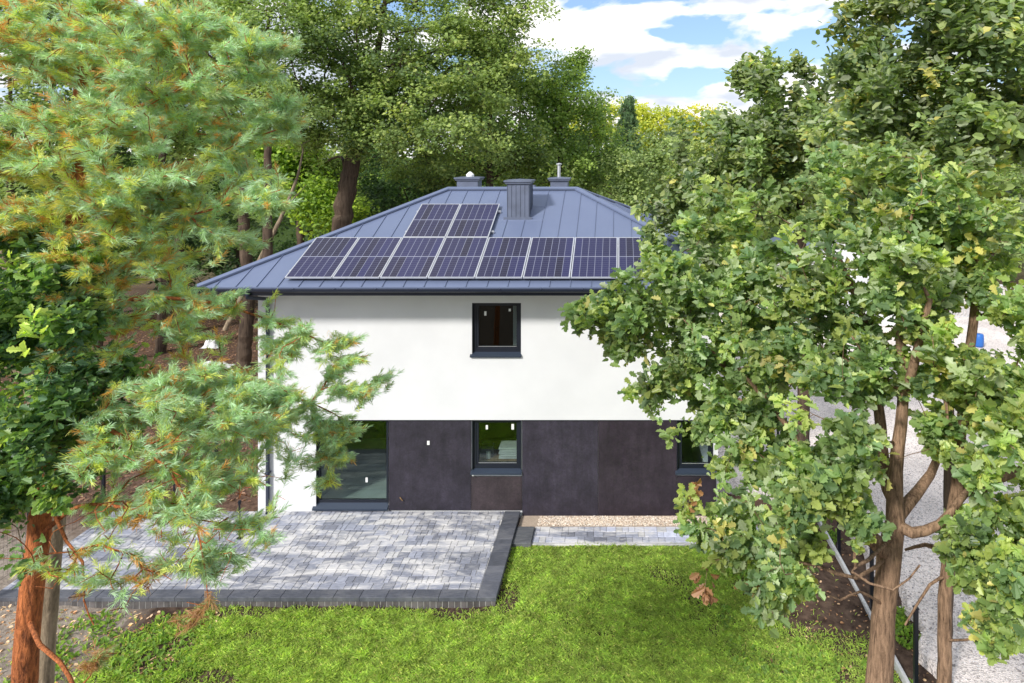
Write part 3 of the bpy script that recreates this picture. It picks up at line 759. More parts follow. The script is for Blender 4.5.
# mounting rails (one support structure)
rails = MB()
for j, (xa, xb) in enumerate(((-7.44, 1.03), (-5.34, -3.13))):
    for v in (.35, 1.4):
        p = Vector((0, 15.09+(j*PH+v)*uy.y, roofz(15.09+(j*PH+v)*uy.y)))+un*.04
        a, b = Vector((xa, p.y, p.z)), Vector((xb, p.y, p.z))
        vs = [e+uy*s+un*h for e in (a, b) for (s, h) in ((-.02, -.03), (.02, -.03), (.02, .03), (-.02, .03))]
        rails.add(vs, [(0,1,2,3), (7,6,5,4), (0,4,5,1), (1,5,6,2), (2,6,7,3), (3,7,4,0)])
rails.build('mounting_rail', M['silver'], house)

mb = MB(); mb.box(WX(507), WX(519), WY+.9, WY+.94, SPL+.36, top-.13); mb.build('interior_panel', M['soffit'], house)
# things inside the ground floor window
t = empty('boxed_goods', (WX(505), WY+.55, .9)); tag(t, 'pale wrapped boards stacked inside behind the ground floor window', 'boards')
for k in range(5):
    mb = MB(); z = 1.05+k*.055; mb.box(WX(496)+.02*(k % 2), WX(516), WY+.35, WY+.75, z, z+.042); mb.build('board', M['white'] if k % 2 else M['cloth'], t)
mb = MB(); mb.box(WX(474), WX(519), WY+.32, WY+.85, .98, 1.04)
for x in (476, 517):
    for y in (.36, .8): mb.box(WX(x)-.02, WX(x)+.02, WY+y-.02, WY+y+.02, .021, .979)
tb = mb.build('table', M['wood'], origin=(WX(496), WY+.58, .02)); tag(tb, 'work table standing indoors behind the ground floor window', 'table')
mb = MB(); mb.box(WX(476), WX(489), WY+.45, WY+.7, 1.041, 1.30); mb.box(WX(477), WX(488), WY+.44, WY+.449, 1.06, 1.28)
o = mb.build('box', M['interior'], origin=(WX(482), WY+.58, 1.041)); tag(o, 'grey box on the work table inside the ground floor window', 'box')
mb = MB(); mb.tube([(WX(485), WY+.40, 1.042), (WX(485), WY+.40, 1.20)], .05, 12)
o = mb.build('tin', M['white'], origin=(WX(485), WY+.40, 1.042)); tag(o, 'round white tin on the table inside the ground floor window', 'tin')

# ------------------------------------------------------------------ fences, kerb, bits
mb = MB(); 
for i in range(16):
    y = 9.2+i*1.0; mb.bbox(4.50, 4.56, y+.004, y+.996, -.45, GZ+.09, .006)
o = mb.build('kerb', M['kerb']); tag(o, kind='structure')
fr = empty('mesh_fence', (4.60, 8.7, GZ)); tag(fr, 'thin black wire mesh fence with dark posts between the lawn and the pale driveway', 'fence')
py_ = [8.7, 10.62, 12.48, 14.35, 16.2, 18.05, 19.9, 21.75, 23.6]
for y in py_:
    mb = MB(); mb.box(4.57, 4.63, y-.03, y+.03, GZ-.2, GZ+1.32); mb.box(4.564, 4.636, y-.036, y+.036, GZ+1.321, GZ+1.345); mb.build('post', M['black'], fr)
def wire_panel(a, b, z0, z1, parent, r_=.0022, dx_=.10, dz=.2):
    a, b = np.array(a, float), np.array(b, float); Ln = np.linalg.norm(b-a); n = int(Ln/dx_); mb = MB()
    for k in range(1, n):
        p = a+(b-a)*k/n; mb.tube([(p[0], p[1], z0), (p[0], p[1], z1)], r_, 3, False)
    z = z0+.02
    while z < z1:
        mb.tube([(a[0], a[1], z), (b[0], b[1], z)], r_*1.2, 3, False); z += dz
    return mb.build('mesh_panel', M['black'], parent)
for i in range(3, len(py_)-1): wire_panel((4.60, py_[i]+.03), (4.60, py_[i+1]-.03), GZ+.05, GZ+1.25, fr)

fl = empty('garden_fence', (-12.1, 13, GZ)); tag(fl, 'dark wire fence on slim posts left of the paved terrace', 'fence')
pl = [(-12.1, 12.0), (-12.1, 14.0), (-12.1, 16.0), (-10.4, 17.6), (-8.5, 17.6)]
for (x, y) in pl:
    mb = MB(); mb.box(x-.03, x+.03, y-.03, y+.03, GZ-.2, GZ+1.4); mb.build('post', M['black'], fl)
for i in range(len(pl)-1): wire_panel(pl[i], pl[i+1], GZ+.05, GZ+1.3, fl)
for (px, py, d, lab) in ((239.5, 545, 14.65, 'slim dark post standing on the terrace near the downpipe'), (174, 517, 15.6, 'slim dark post at the back of the terrace behind the pine twigs')):
    p = P(px, py, d); mb = MB(); mb.tube([(p[0], p[1], 0), (p[0], p[1], .74)], .02, 8); mb.tube([(p[0], p[1], .741), (p[0], p[1], .80)], .034, 8); mb.tube([(p[0], p[1], .003), (p[0], p[1], .012)], .06, 10)
    o = mb.build('garden_light', M['black'], origin=(p[0], p[1], 0)); tag(o, lab, 'garden light')

# crumpled white sheet on the woodland floor
def crumple(name, c, w_, d_, h_, m, seed=1, n=16):
    r = np.random.default_rng(seed); xs = np.linspace(-1, 1, n); X, Y = np.meshgrid(xs, xs)
    ph = r.uniform(0, 6, 6)
    Z = .35*np.sin(3*X+ph[0])*np.cos(4*Y+ph[1])+.25*np.sin(7*X+ph[2]+2*Y)+.2*np.cos(6*Y+ph[3]-3*X)+r.normal(0, .1, X.shape)
    Z = (Z+.8)*np.clip(1.15-(X**2+Y**2)**2, 0, 1)
    V = np.stack([c[0]+X*w_/2+r.normal(0, .02, X.shape), c[1]+Y*d_/2, c[2]+Z*h_], -1).reshape(-1, 3)
    id_ = np.arange(n*n).reshape(n, n); q = np.stack([id_[:-1, :-1], id_[:-1, 1:], id_[1:, 1:], id_[1:, :-1]], -1).reshape(-1, 4)
    return npmesh(name, V, q, np.full(len(q), 4), m, smooth=False, origin=c)
p = P(215, 336, 25.0)
o = crumple('plastic_sheet', (p[0], 30, GZ), .75, .9, .30, M['cloth'], 4); o.location.x = (214-VX)*30/F; tag(o, 'crumpled white sheet lying on the brown woodland floor left of the house', 'sheet')
o = crumple('dust_sheet', ((215-VX)*27/F, 27, GZ), 1.3, .7, .14, M['cloth'], 7); tag(o, 'low pale heap of sheeting on the leaf litter nearer the house corner', 'sheet')

# bits on the right seen through the oaks
p = P(979, 348, 29.5); mb = MB(); z0 = GZ+.095
mb.tube([(p[0], p[1], z0), (p[0], p[1], z0+.08), (p[0], p[1], z0+.3), (p[0], p[1], z0+.5), (p[0], p[1], z0+.55)], [.17, .19, .2, .19, .16], 16)
o = mb.build('barrel', M['blue'], origin=(p[0], p[1], z0), smooth=True); tag(o, 'small blue barrel on the pale driveway behind the oaks', 'barrel')
t = empty('shovel', P(1008, 506, 16.0)); tag(t, 'blue bladed shovel with dark handle lying on the driveway at the right', 'shovel'); t.location.z = GZ+.13
x0, y0 = t.location.x, t.location.y
mb = MB(); mb.tube([(x0-.75, y0+.55, GZ+.12), (x0+.1, y0-.05, GZ+.14)], .016, 8); mb.build('handle', M['black'], t)
mb = MB(); d = Vector((.82, -.57, 0)).normalized(); s = Vector((.57, .82, 0)); c = Vector((x0+.1, y0-.05, GZ+.13))
mb.add([c-s*.09, c+s*.09, c+d*.26+s*.10, c+d*.33, c+d*.26-s*.10]+[v+Vector((0, 0, .02)) for v in (c-s*.09, c+s*.09, c+d*.26+s*.10, c+d*.33, c+d*.26-s*.10)],
       [(4,3,2,1,0), (5,6,7,8,9), (0,1,6,5), (1,2,7,6), (2,3,8,7), (3,4,9,8), (4,0,5,9)])
mb.build('blade', M['blue'], t)
gr = empty('garage', (11.0, 36, GZ)); tag(gr, 'small white outbuilding with grey gable roof at the far end of the driveway', 'outbuilding')
mb = MB(); gx0, gx1, gy0, gy1, gh, ga = 8.3, 14.0, 33.0, 38.0, 3.3, 4.7
xm = (gx0+gx1)/2
mb.add([(gx0,gy0,GZ),(gx1,gy0,GZ),(gx1,gy1,GZ),(gx0,gy1,GZ),(gx0,gy0,gh),(gx1,gy0,gh),(gx1,gy1,gh),(gx0,gy1,gh),(xm,gy0,ga),(xm,gy1,ga)],
       [(0,1,5,8,4),(1,2,6,5),(2,3,7,9,6),(3,0,4,7)]); mb.build('wall', M['plaster'], gr)
mb = MB()
for sgn in (-1, 1):
    e = xm+sgn*((gx1-gx0)/2+.35); ez = gh-.35*(ga-gh)/((gx1-gx0)/2)
    a = [(e, gy0-.4, ez), (xm, gy0-.4, ga), (xm, gy1+.4, ga), (e, gy1+.4, ez)]
    vs = [(v[0], v[1], v[2]+.02) for v in a]+[(v[0], v[1], v[2]+.14) for v in a]
    mb.add(vs, [(0,3,2,1),(4,5,6,7),(0,1,5,4),(1,2,6,5),(2,3,7,6),(3,0,4,7)])
mb.build('roof', M['roof'], gr)
mb = MB(); mb.box(gx0+1.2, gx1-1.2, gy0-.03, gy0-.002, GZ+.1, 2.3)
for k in range(1, 5): mb.box(gx0+1.2, gx1-1.2, gy0-.04, gy0-.031, GZ+.1+k*.44, GZ+.12+k*.44)
mb.build('door', M['soffit'], gr)
gt = empty('slatted_gate', (18, 35, GZ)); tag(gt, 'pale grey barred gate across the far end of the driveway', 'gate')
mb = MB()
for k in range(38): mb.box(14.6+k*.2, 14.63+k*.2, 34.97, 35.03, GZ+.1, 1.5)
mb.build('bars', M['kerb'], gt)
mb = MB(); mb.box(14.5, 22.4, 34.95, 35.05, 1.501, 1.58); mb.box(14.5, 22.4, 34.95, 35.05, GZ+.02, GZ+.099); mb.build('frame', M['soffit'], gt)

# ------------------------------------------------------------------ vegetation engine
def unit(v): return v/np.maximum(np.linalg.norm(v, axis=-1, keepdims=True), 1e-9)

def blob_points(blobs, rs, clump=0, spread=.3, zflat=1.0):
    """blobs: (px,py,rx,ry,depth,ddepth,n) in picture pixels at a depth -> world points"""
    out = []
    for (px, py, rx, ry, d, dd, n) in blobs:
        if clump:
            k = max(2, int(n/clump)); c = rs.normal(size=(k, 3)); c = unit(c)*rs.uniform(.1, 1, (k, 1))**(1/2.2)
            q = c[rs.integers(0, k, n)]+rs.normal(0, spread, (n, 3))*.5*np.array([1, 1, zflat])
        else:
            q = unit(rs.normal(size=(n, 3)))*rs.uniform(0, 1, (n, 1))**(1/2.6)
        dz = d+q[:, 1]*dd
        X = (px+q[:, 0]*rx-VX)*d/F; Z = CAMZ-(py+q[:, 2]*ry-VY)*d/F
        out.append(np.stack([X, dz, Z], -1))
    return np.concatenate(out)

def thin(a, rs, boxes):
    """leave openings in a crown: (px0,px1,py0,py1,max depth,chance to drop)"""
    px = VX+a[:, 0]*F/a[:, 1]; py = VY+(CAMZ-a[:, 2])*F/a[:, 1]; keep = np.ones(len(a), bool)
    for (x0, x1, y0, y1, dm, pr) in boxes:
        keep &= ~((px > x0) & (px < x1) & (py > y0) & (py < y1) & (a[:, 1] < dm) & (rs.random(len(a)) < pr))
    return a[keep]

class Tree:
    def __init__(s, trunk, limbs=(), seed=0):
        """trunk: list of (pos, radius); limbs: list of such lists, the first point joins the nearest node"""
        s.rs = np.random.default_rng(seed)
        s.pos = []; s.par = []; s.r = []; s.fixed = []; s.plen = []
        s.chain(trunk, -1)
        for l in limbs:
            p0 = np.array(l[0][0]); k = int(np.argmin([np.linalg.norm(p-p0) for p in s.pos]))
            s.chain(l[1:] if len(l) > 1 else l, k)
        s.tips = []; s.tipdir = []
    def addn(s, p, par, r, fixed):
        s.pos.append(np.array(p, float)); s.par.append(par); s.r.append(r); s.fixed.append(fixed)
        s.plen.append(0 if par < 0 else s.plen[par]+np.linalg.norm(s.pos[-1]-s.pos[par])); return len(s.pos)-1
    def chain(s, pts, par):
        pts = [(np.array(p, float), r) for p, r in pts]
        if par >= 0: pts = [(s.pos[par], min(s.r[par], pts[0][1]*1.15))]+pts
        P_ = np.array([p for p, _ in pts]); Rr = np.array([r for _, r in pts])
        cur = par
        n = len(P_)
        for i in range(n-1):
            p0, p1, p2, p3 = P_[max(i-1, 0)], P_[i], P_[i+1], P_[min(i+2, n-1)]
            k = max(2, int(np.linalg.norm(p2-p1)/.22)); k = min(k, 14)
            for j in range(k):
                t = j/k
                if i == 0 and j == 0 and par >= 0: continue
                q = .5*((2*p1)+(-p0+p2)*t+(2*p0-5*p1+4*p2-p3)*t*t+(-p0+3*p1-3*p2+p3)*t**3)
                q = q+s.rs.normal(0, .05, 3)*min(1, Rr[i]*1.5)*(0 if cur < 0 else 1)
                cur = s.addn(q, cur, Rr[i]*(1-t)+Rr[i+1]*t, True)
        s.addn(P_[-1], cur, Rr[-1], True)
    def grow(s, attr, step=.25, rtip=.004, expo=.48, up=.25, kpath=.3, sag=0.0):
        base = np.array(s.pos)
        d = np.array([np.min(np.linalg.norm(base-a, axis=1)) for a in attr]) if len(attr) < 4000 else np.linalg.norm(attr-base.mean(0), axis=1)
        order = np.argsort(d)
        cap = len(s.pos)+len(attr)*12
        NP = np.zeros((cap, 3)); NP[:len(s.pos)] = base; PL = np.zeros(cap); PL[:len(s.pos)] = s.plen; cnt = len(s.pos)
        dirs = {}
        for ai in order:
            a = attr[ai]
            v = a-NP[:cnt]; dist = np.linalg.norm(v, axis=1)
            cost = dist+kpath*PL[:cnt]*.5+np.maximum(0, -v[:, 2])*.35
            k = int(np.argmin(cost)); L_ = dist[k]
            if L_ < 1e-3: continue
            n = max(1, min(12, int(math.ceil(L_/step))))
            p0 = s.pos[k]; par = s.par[k]
            d0 = unit(p0-s.pos[par]) if par >= 0 else np.array([0, 0, 1.])
            c1 = p0+(d0*.35+unit(a-p0)*.5+np.array([0, 0, up]))*L_*.45
            cur = k; prev = p0
            for j in range(1, n+1):
                t = j/n; q = (1-t)**2*p0+2*t*(1-t)*c1+t*t*a
                if j < n: q = q+s.rs.normal(0, .035*min(1, L_), 3)
                q[2] -= sag*t*L_
                cur = s.addn(q, cur, rtip, False); NP[cnt] = q; PL[cnt] = s.plen[cur]; cnt += 1
            s.tips.append(cur); s.tipdir.append(unit(s.pos[cur]-s.pos[s.par[cur]]))
        # pipe model radii
        n = len(s.pos); c = np.zeros(n); 
        for t_ in s.tips: c[t_] += 1
        for i in range(n-1, 0, -1):
            if s.par[i] >= 0: c[s.par[i]] += c[i]
        for i in range(n):
            if not s.fixed[i]: s.r[i] = rtip*max(c[i], 1)**expo
        for i in range(n):
            if not s.fixed[i]: s.r[i] = min(s.r[i], s.r[s.par[i]]*.92)
        s.tips = np.array(s.tips); s.tipdir = np.array(s.tipdir)
    def wood(s, minr=0.0, k=6, thick=99.):
        """tube mesh arrays of all the wood; thick=(lo,hi) bands are split by radius"""
        n = len(s.pos); Pn = np.array(s.pos); par = np.array(s.par); r = np.array(s.r)
        d = np.zeros((n, 3)); ok = par >= 0
        d[ok] = unit(Pn[ok]-Pn[par[ok]]); main = np.full(n, -1)
        best = np.full(n, -1.)
        for i in range(n):
            p = par[i]
            if p >= 0 and r[i]+(1 if s.fixed[i] and s.fixed[p] and i == p+1 else 0) > best[p]: best[p] = r[i]+(1 if s.fixed[i] and s.fixed[p] and i == p+1 else 0); main[p] = i
        roots = np.where(par < 0)[0]
        for q in roots: d[q] = d[main[q]] if main[q] >= 0 else (0, 0, 1)
        nd = d.copy(); hasm = main >= 0; nd[hasm] = unit(d[hasm]+d[main[hasm]])
        sel = np.where(ok & (r >= minr))[0]
        ism = main[par[sel]] == sel
        ra = np.where(ism, r[par[sel]], r[sel]*1.15); da = np.where(ism[:, None], nd[par[sel]], d[sel])
        def ring(c, dd, rr, kk):
            ref = np.array([.37, .81, .13]); u = unit(np.cross(dd, ref)); v = np.cross(dd, u)
            t = np.arange(kk)*2*np.pi/kk
            return c[:, None]+rr[:, None, None]*(u[:, None]*np.cos(t)[None, :, None]+v[:, None]*np.sin(t)[None, :, None])
        Vs, Ls, Ts = [], [], []; off = 0
        for lo, hi, kk in ((0, .012, 3), (.012, .05, 5), (.05, 99, 12)):
            m_ = (r[sel] >= lo) & (r[sel] < hi)
            if not m_.any(): continue
            sI = sel[m_]; A_ = ring(Pn[par[sI]], da[m_], ra[m_], kk); B2 = ring(Pn[sI], nd[sI], r[sI], kk)
            V = np.concatenate([A_, B2], 1).reshape(-1, 3); nn = len(sI)
            j = np.arange(kk); j2 = (j+1) % kk
            q = np.stack([j, j2, j2+kk, j+kk], -1)[None]+(np.arange(nn)*2*kk)[:, None, None]+off
            Vs.append(V); Ls.append(q.reshape(-1)); Ts.append(np.full(nn*kk, 4)); off += len(V)
        return np.concatenate(Vs), np.concatenate(Ls), np.concatenate(Ts)

OAK_H = [(.0, 0), (.10, .035), (.18, .13), (.27, .10), (.40, .25), (.50, .15), (.66, .31), (.76, .19), (.90, .18), (1.0, 0)]
def oak_template():
    """full detail lobed leaf: two folded n-gons"""
    V = []
    for (x, y) in OAK_H: V.append((x, y, .55*y-.22*(x-.5)**2))
    for (x, y) in OAK_H[1:-1]: V.append((x, -y, .55*y-.22*(x-.5)**2))
    n = len(OAK_H); f1 = list(range(n)); f2 = [0]+list(range(n, n+n-2))+[n-1]
    return np.array(V), [f1[::-1], f2]
def simple_template(w_=.28):
    V = np.array([(0, 0, 0), (.35, w_, .1), (.8, w_*.8, .06), (1, 0, -.05), (.8, -w_*.8, .06), (.35, -w_, .1)])
    return V, [[3, 2, 1, 0], [0, 5, 4, 3]]
def quad_template():
    V = np.array([(0, 0, 0), (.5, .36, .1), (1, 0, 0), (.5, -.36, .1)])
    return V, [[3, 2, 1, 0]]
OAKT, SIMT, QUAT = oak_template(), simple_template(), quad_template()

def leaves_mesh(base, adir, nrm, size, tmpl):
    TV, TF = tmpl; n = len(base)
    a = unit(adir); nrm = unit(nrm-(nrm*a).sum(-1, keepdims=True)*a); s_ = np.cross(nrm, a)
    V = base[:, None]+size[:, None, None]*(TV[None, :, 0, None]*a[:, None]+TV[None, :, 1, None]*s_[:, None]+TV[None, :, 2, None]*nrm[:, None])
    k = len(TV); one = np.concatenate([np.array(f) for f in TF]); tot = np.array([len(f) for f in TF])
    loops = (one[None]+(np.arange(n)*k)[:, None]).reshape(-1)
    return V.reshape(-1, 3), loops, np.tile(tot, n), k

def make_tree(name, label, cat, base, tree, crown_args, wood_mat, leafm, group=None, minr=0.003, crownname='crown'):
    root = empty(name, tuple(base)); tag(root, label, cat, group)
    V, Lp, T_ = tree.wood(minr)
    npmesh('trunk', V, Lp, T_, wood_mat, smooth=True, parent=root)
    for (nm, V, Lp, T_, col) in crown_args:
        npmesh(nm, V, Lp, T_, leafm, col=col, parent=root)
    return root

def rosette_leaves(tree, rs, per, size, tmpl, palette, weights, back=.22, jit=.10, sel=None, shade=.18, outward=None, upn=1.0, flat=.5):
    """oak style leaf rosettes on every twig end"""
    tips = tree.tips if sel is None else tree.tips[sel]; td = tree.tipdir if sel is None else tree.tipdir[sel]
    P0 = np.array(tree.pos)[tips]; n = len(tips); per_ = per
    k = np.repeat(np.arange(n), per_)
    tt = rs.uniform(0, 1, len(k))
    base = P0[k]-td[k]*(tt*back)[:, None]+rs.normal(0, jit, (len(k), 3))*(.35+.65*tt)[:, None]
    rnd = unit(rs.normal(size=(len(k), 3))); rnd[:, 2] *= flat
    ad = unit(td[k]*.55+rnd*1.0+np.array([0, 0, -.05]))
    nr = rs.normal(0, .45, (len(k), 3))+np.array([-.30, -.55, upn*.85])
    sz = size*rs.uniform(.5, 1.3, len(k))*rs.uniform(.8, 1.15, n)[k]
    V, Lp, T_, kk = leaves_mesh(base, ad, nr, sz, tmpl)
    pal = np.array(palette); w_ = np.array(weights)/sum(weights)
    ctip = rs.choice(len(pal), n, p=w_)                       # a clump shares its tone
    cl = np.where(rs.random(len(k)) < .6, ctip[k], rs.choice(len(pal), len(k), p=w_))
    col = pal[cl]*rs.uniform(1-shade, 1+shade, (len(k), 1))*(rs.uniform(.68, 1.32, n)[k])[:, None]
    return V, Lp, T_, np.repeat(np.clip(col, 0, 1), kk, 0)

def clump_leaves(centers, rs, per, size, rad, palette, weights, tmpl=QUAT, flat=.6):
    """distant crown: leaf sized faces gathered round clump centres"""
    n = len(centers); k = np.repeat(np.arange(n), per)
    q = unit(rs.normal(size=(len(k), 3)))*rs.uniform(.15, 1, (len(k), 1))**.6
    q[:, 2] *= flat
    rr = rad*rs.uniform(.6, 1.35, n)[k]
    base = centers[k]+q*rr[:, None]
    ad = unit(rs.normal(size=(len(k), 3))*np.array([1, 1, .5])+q*.4)
    nr = q*.8+rs.normal(0, .45, (len(k), 3))+np.array([-.2, -.4, .8])
    V, Lp, T_, kk = leaves_mesh(base, ad, nr, size*rs.uniform(.6, 1.3, len(k)), tmpl)
    pal = np.array(palette); w_ = np.array(weights)/sum(weights)
    cl = np.where(rs.random(len(k)) < .7, rs.choice(len(pal), n, p=w_)[k], rs.choice(len(pal), len(k), p=w_))
    col = pal[cl]*rs.uniform(.8, 1.2, (len(k), 1))
    return V, Lp, T_, np.repeat(np.clip(col, 0, 1), kk, 0)

G_OAK = [(.095, .138, .052), (.135, .178, .062), (.07, .11, .05), (.18, .21, .065), (.17, .20, .12), (.24, .22, .08)]
W_OAK = [4, 3, 3, 2.6, 2, .3]

OPEN = [(655, 722, 440, 505, 20, .8), (800, 858, 560, 660, 20, .5), (868, 930, 455, 590, 8.1, .85), (875, 925, 330, 455, 8.1, .5), (900, 942, 485, 600, 20, .85), (785, 845, 388, 445, 20, .8), (935, 1000, 300, 360, 20, .75), (895, 960, 600, 700, 20, .95),
        (960, 1040, 648, 700, 20, .6), (815, 870, 540, 640, 20, .6), (960, 1030, 480, 540, 20, .3), (700, 745, 360, 400, 20, .5), (795, 830, 240, 262, 20, .5), (735, 760, 490, 540, 20, .5), (640, 700, 425, 500, 20, .55), (655, 720, 500, 640, 20, .4), (600, 640, 345, 420, 20, .4)]
# ---- near oak A (thick trunk on the right, low fork)
def PT(px, py, d, r): return (P(px, py, d), r)
dA = 7.7
base = P(868, 760, dA)
g0 = (base[0]+.0, dA, GZ-.05)
tA = Tree([(g0, .17), PT(872, 760, dA, .155), PT(878, 683, dA, .148), PT(885, 605, dA, .125), PT(889, 555, dA, .135), PT(894, 520, dA+.05, .105),
           PT(896, 470, dA+.1, .08), PT(903, 400, dA+.15, .062), PT(900, 330, dA+.2, .05), PT(905, 270, dA+.3, .035), PT(912, 215, dA+.4, .015)],
          [[PT(886, 555, dA, .1), PT(872, 538, dA-.1, .085), PT(850, 520, dA+.1, .07), PT(820, 478, dA+.4, .05), PT(790, 430, dA+.7, .04), PT(740, 370, dA+1, .03), PT(722, 350, dA+1.1, .022)],
           [PT(893, 520, dA, .1), PT(912, 532, dA-.1, .06), PT(938, 525, dA-.1, .05), PT(960, 500, dA-.1, .04), PT(985, 470, dA+.2, .03)],
           [PT(893, 530, dA, .1), PT(905, 505, dA+.2, .075), PT(930, 475, dA+.5, .055), PT(945, 430, dA+.8, .04), PT(950, 360, dA+1, .03)],
           [PT(894, 500, dA, .1), PT(884, 470, dA+.3, .08), PT(878, 400, dA+.5, .06), PT(868, 330, dA+.7, .05), PT(840, 260, dA+.9, .035)],
           [PT(903, 400, dA+.15, .07), PT(915, 360, dA-.2, .05), PT(930, 300, dA-.3, .035)],
           [PT(880, 600, dA, .03), PT(860, 592, dA-.5, .014), PT(840, 600, dA-.7, .012), PT(820, 590, dA-.8, .009)],
           [PT(884, 565, dA, .03), PT(856, 578, dA-.4, .02), PT(815, 565, dA-.5, .016), PT(770, 560, dA-.5, .012)],
           [PT(888, 545, dA, .03), PT(868, 560, dA-.6, .02), PT(852, 572, dA-.8, .016), PT(893, 590, dA-.9, .012), PT(920, 565, dA-.9, .010)],
          ], seed=21)
rs = np.random.default_rng(31)
blA = [(640, 320, 62, 48, 8.9, .6, 90), (690, 355, 60, 55, 8.7, .8, 90), (665, 400, 40, 25, 8.8, .5, 34), (700, 275, 62, 45, 9.2, .8, 80), (662, 258, 34, 34, 9.3, .5, 30), (650, 225, 20, 20, 9.6, .3, 9), (760, 240, 80, 70, 9.4, .9, 100),
       (760, 330, 75, 60, 8.6, .9, 120), (745, 420, 50, 45, 8.6, .8, 62), (730, 490, 42, 48, 8.2, .7, 66), (770, 450, 50, 40, 8.0, .7, 50), (725, 560, 42, 30, 7.6, .5, 34), (790, 590, 36, 24, 7.0, .4, 22),
       (695, 470, 22, 28, 7.8, .4, 14), (702, 520, 26, 24, 7.7, .4, 16), (840, 300, 75, 85, 8.0, 1.0, 130), (850, 400, 60, 55, 7.4, .8, 70), (815, 495, 60, 38, 7.1, .5, 60), (850, 465, 50, 35, 6.9, .4, 45), (860, 200, 90, 60, 8.6, 1.1, 110),
       (600, 305, 26, 20, 9.0, .3, 14), (612, 345, 22, 22, 8.9, .3, 14), (925, 250, 70, 80, 8.0, 1, 80), (905, 235, 45, 50, 7.4, .4, 34), (790, 530, 34, 26, 7.6, .4, 22), (840, 560, 26, 18, 6.9, .3, 10), (755, 600, 20, 14, 6.9, .2, 7)]
aA = blob_points(blA, rs, clump=7, spread=.45)
aA = np.concatenate([aA, np.array([P(668, 452, 7.8), P(672, 447, 7.8), P(758, 590, 6.8), P(704, 597, 7.2), P(769, 572, 6.9)])])
aA = thin(aA, rs, OPEN); tA.grow(aA, step=.22, rtip=.0035, kpath=.25)
tp = np.array(tA.pos)[tA.tips]
# a few withered sprigs
wd = np.zeros(len(tp), bool)
for q in (P(671, 464, 7.8), P(760, 578, 6.8), P(703, 600, 7.2)):
    wd[np.argsort(np.linalg.norm(tp-q, axis=1))[:1]] = True
cr1 = rosette_leaves(tA, rs, 24, .135, OAKT, G_OAK, W_OAK, back=.22, jit=.06, sel=~wd)
cr2 = rosette_leaves(tA, rs, 16, .13, OAKT, [(.21, .11, .055), (.26, .145, .08), (.16, .08, .04)], [1, 1, 1], back=.22, jit=.045, sel=wd, upn=.2)
rA = make_tree('oak_tree', 'lobed-leaf oak with a thick brown trunk forking low beside the black fence post', 'tree', g0, tA, [('crown',)+cr1, ('withered_leaves',)+cr2], M['oakbark'], M['oakleaf'], group='oaks beside the driveway')

# ---- near oak B (slimmer trunk further right)
dB = 7.9
base = P(936, 760, dB); g0 = (base[0], dB, GZ-.05)
tB = Tree([(g0, .10), PT(938, 760, dB, .085), PT(943, 683, dB, .078), PT(945, 600, dB, .074), PT(948, 560, dB, .076), PT(952, 520, dB, .066), PT(958, 485, dB, .070), PT(960, 440, dB, .06), PT(966, 380, dB+.2, .06), PT(975, 300, dB+.3, .05), PT(980, 220, dB+.4, .035)],
          [[PT(950, 545, dB, .06), PT(942, 550, dB+.1, .04), PT(925, 545, dB+.2, .025), PT(905, 550, dB+.3, .015)],
           [PT(958, 492, dB, .07), PT(975, 492, dB-.1, .055), PT(1000, 478, dB-.1, .05), PT(1035, 462, dB, .04), PT(1080, 430, dB+.2, .03)],
           [PT(949, 575, dB, .05), PT(930, 585, dB-.1, .018), PT(905, 625, dB-.1, .012)],
           [PT(946, 640, dB, .05), PT(965, 640, dB-.3, .014), PT(1000, 632, dB-.6, .012)],
           [PT(949, 560, dB, .05), PT(975, 570, dB-.3, .03), PT(1010, 575, dB-.5, .02)]], seed=22)
blB = [(960, 400, 60, 45, 7.6, .8, 70), (1000, 320, 60, 70, 8.0, 1, 90), (925, 340, 50, 55, 7.6, .8, 70), (1010, 410, 45, 45, 7.6, .8, 55), (955, 470, 30, 22, 7.2, .4, 26), (990, 545, 38, 36, 7.1, .5, 50), (1020, 590, 40, 44, 6.9, .5, 62), (985, 565, 26, 34, 7.0, .4, 22), (975, 600, 22, 20, 7.2, .3, 14),
       (1005, 505, 36, 22, 7.4, .4, 24), (1050, 500, 50, 80, 7.4, .8, 50), (985, 230, 80, 70, 8.6, 1, 90), (900, 470, 26, 20, 7.0, .3, 16), (1012, 640, 24, 14, 6.8, .3, 12), (935, 540, 14, 12, 7.4, .2, 6), (925, 610, 10, 14, 7.3, .2, 5), (965, 650, 10, 10, 7.4, .2, 4)]
aB = blob_points(blB, rs, clump=7, spread=.45)
aB = thin(aB, rs, OPEN); tB.grow(aB, step=.22, rtip=.0035, kpath=.25)
cr1 = rosette_leaves(tB, rs, 24, .138, OAKT, [tuple(np.array(c)*np.array((1.08, 1.08, 1.0))) for c in G_OAK], [3, 4, 2, 3, 2, .8], back=.22, jit=.06)
make_tree('oak_tree', 'slimmer oak with a straight pale brown trunk at the driveway edge, farthest right', 'tree', g0, tB, [('crown',)+cr1], M['oakbark'], M['oakleaf'], group='oaks beside the driveway')

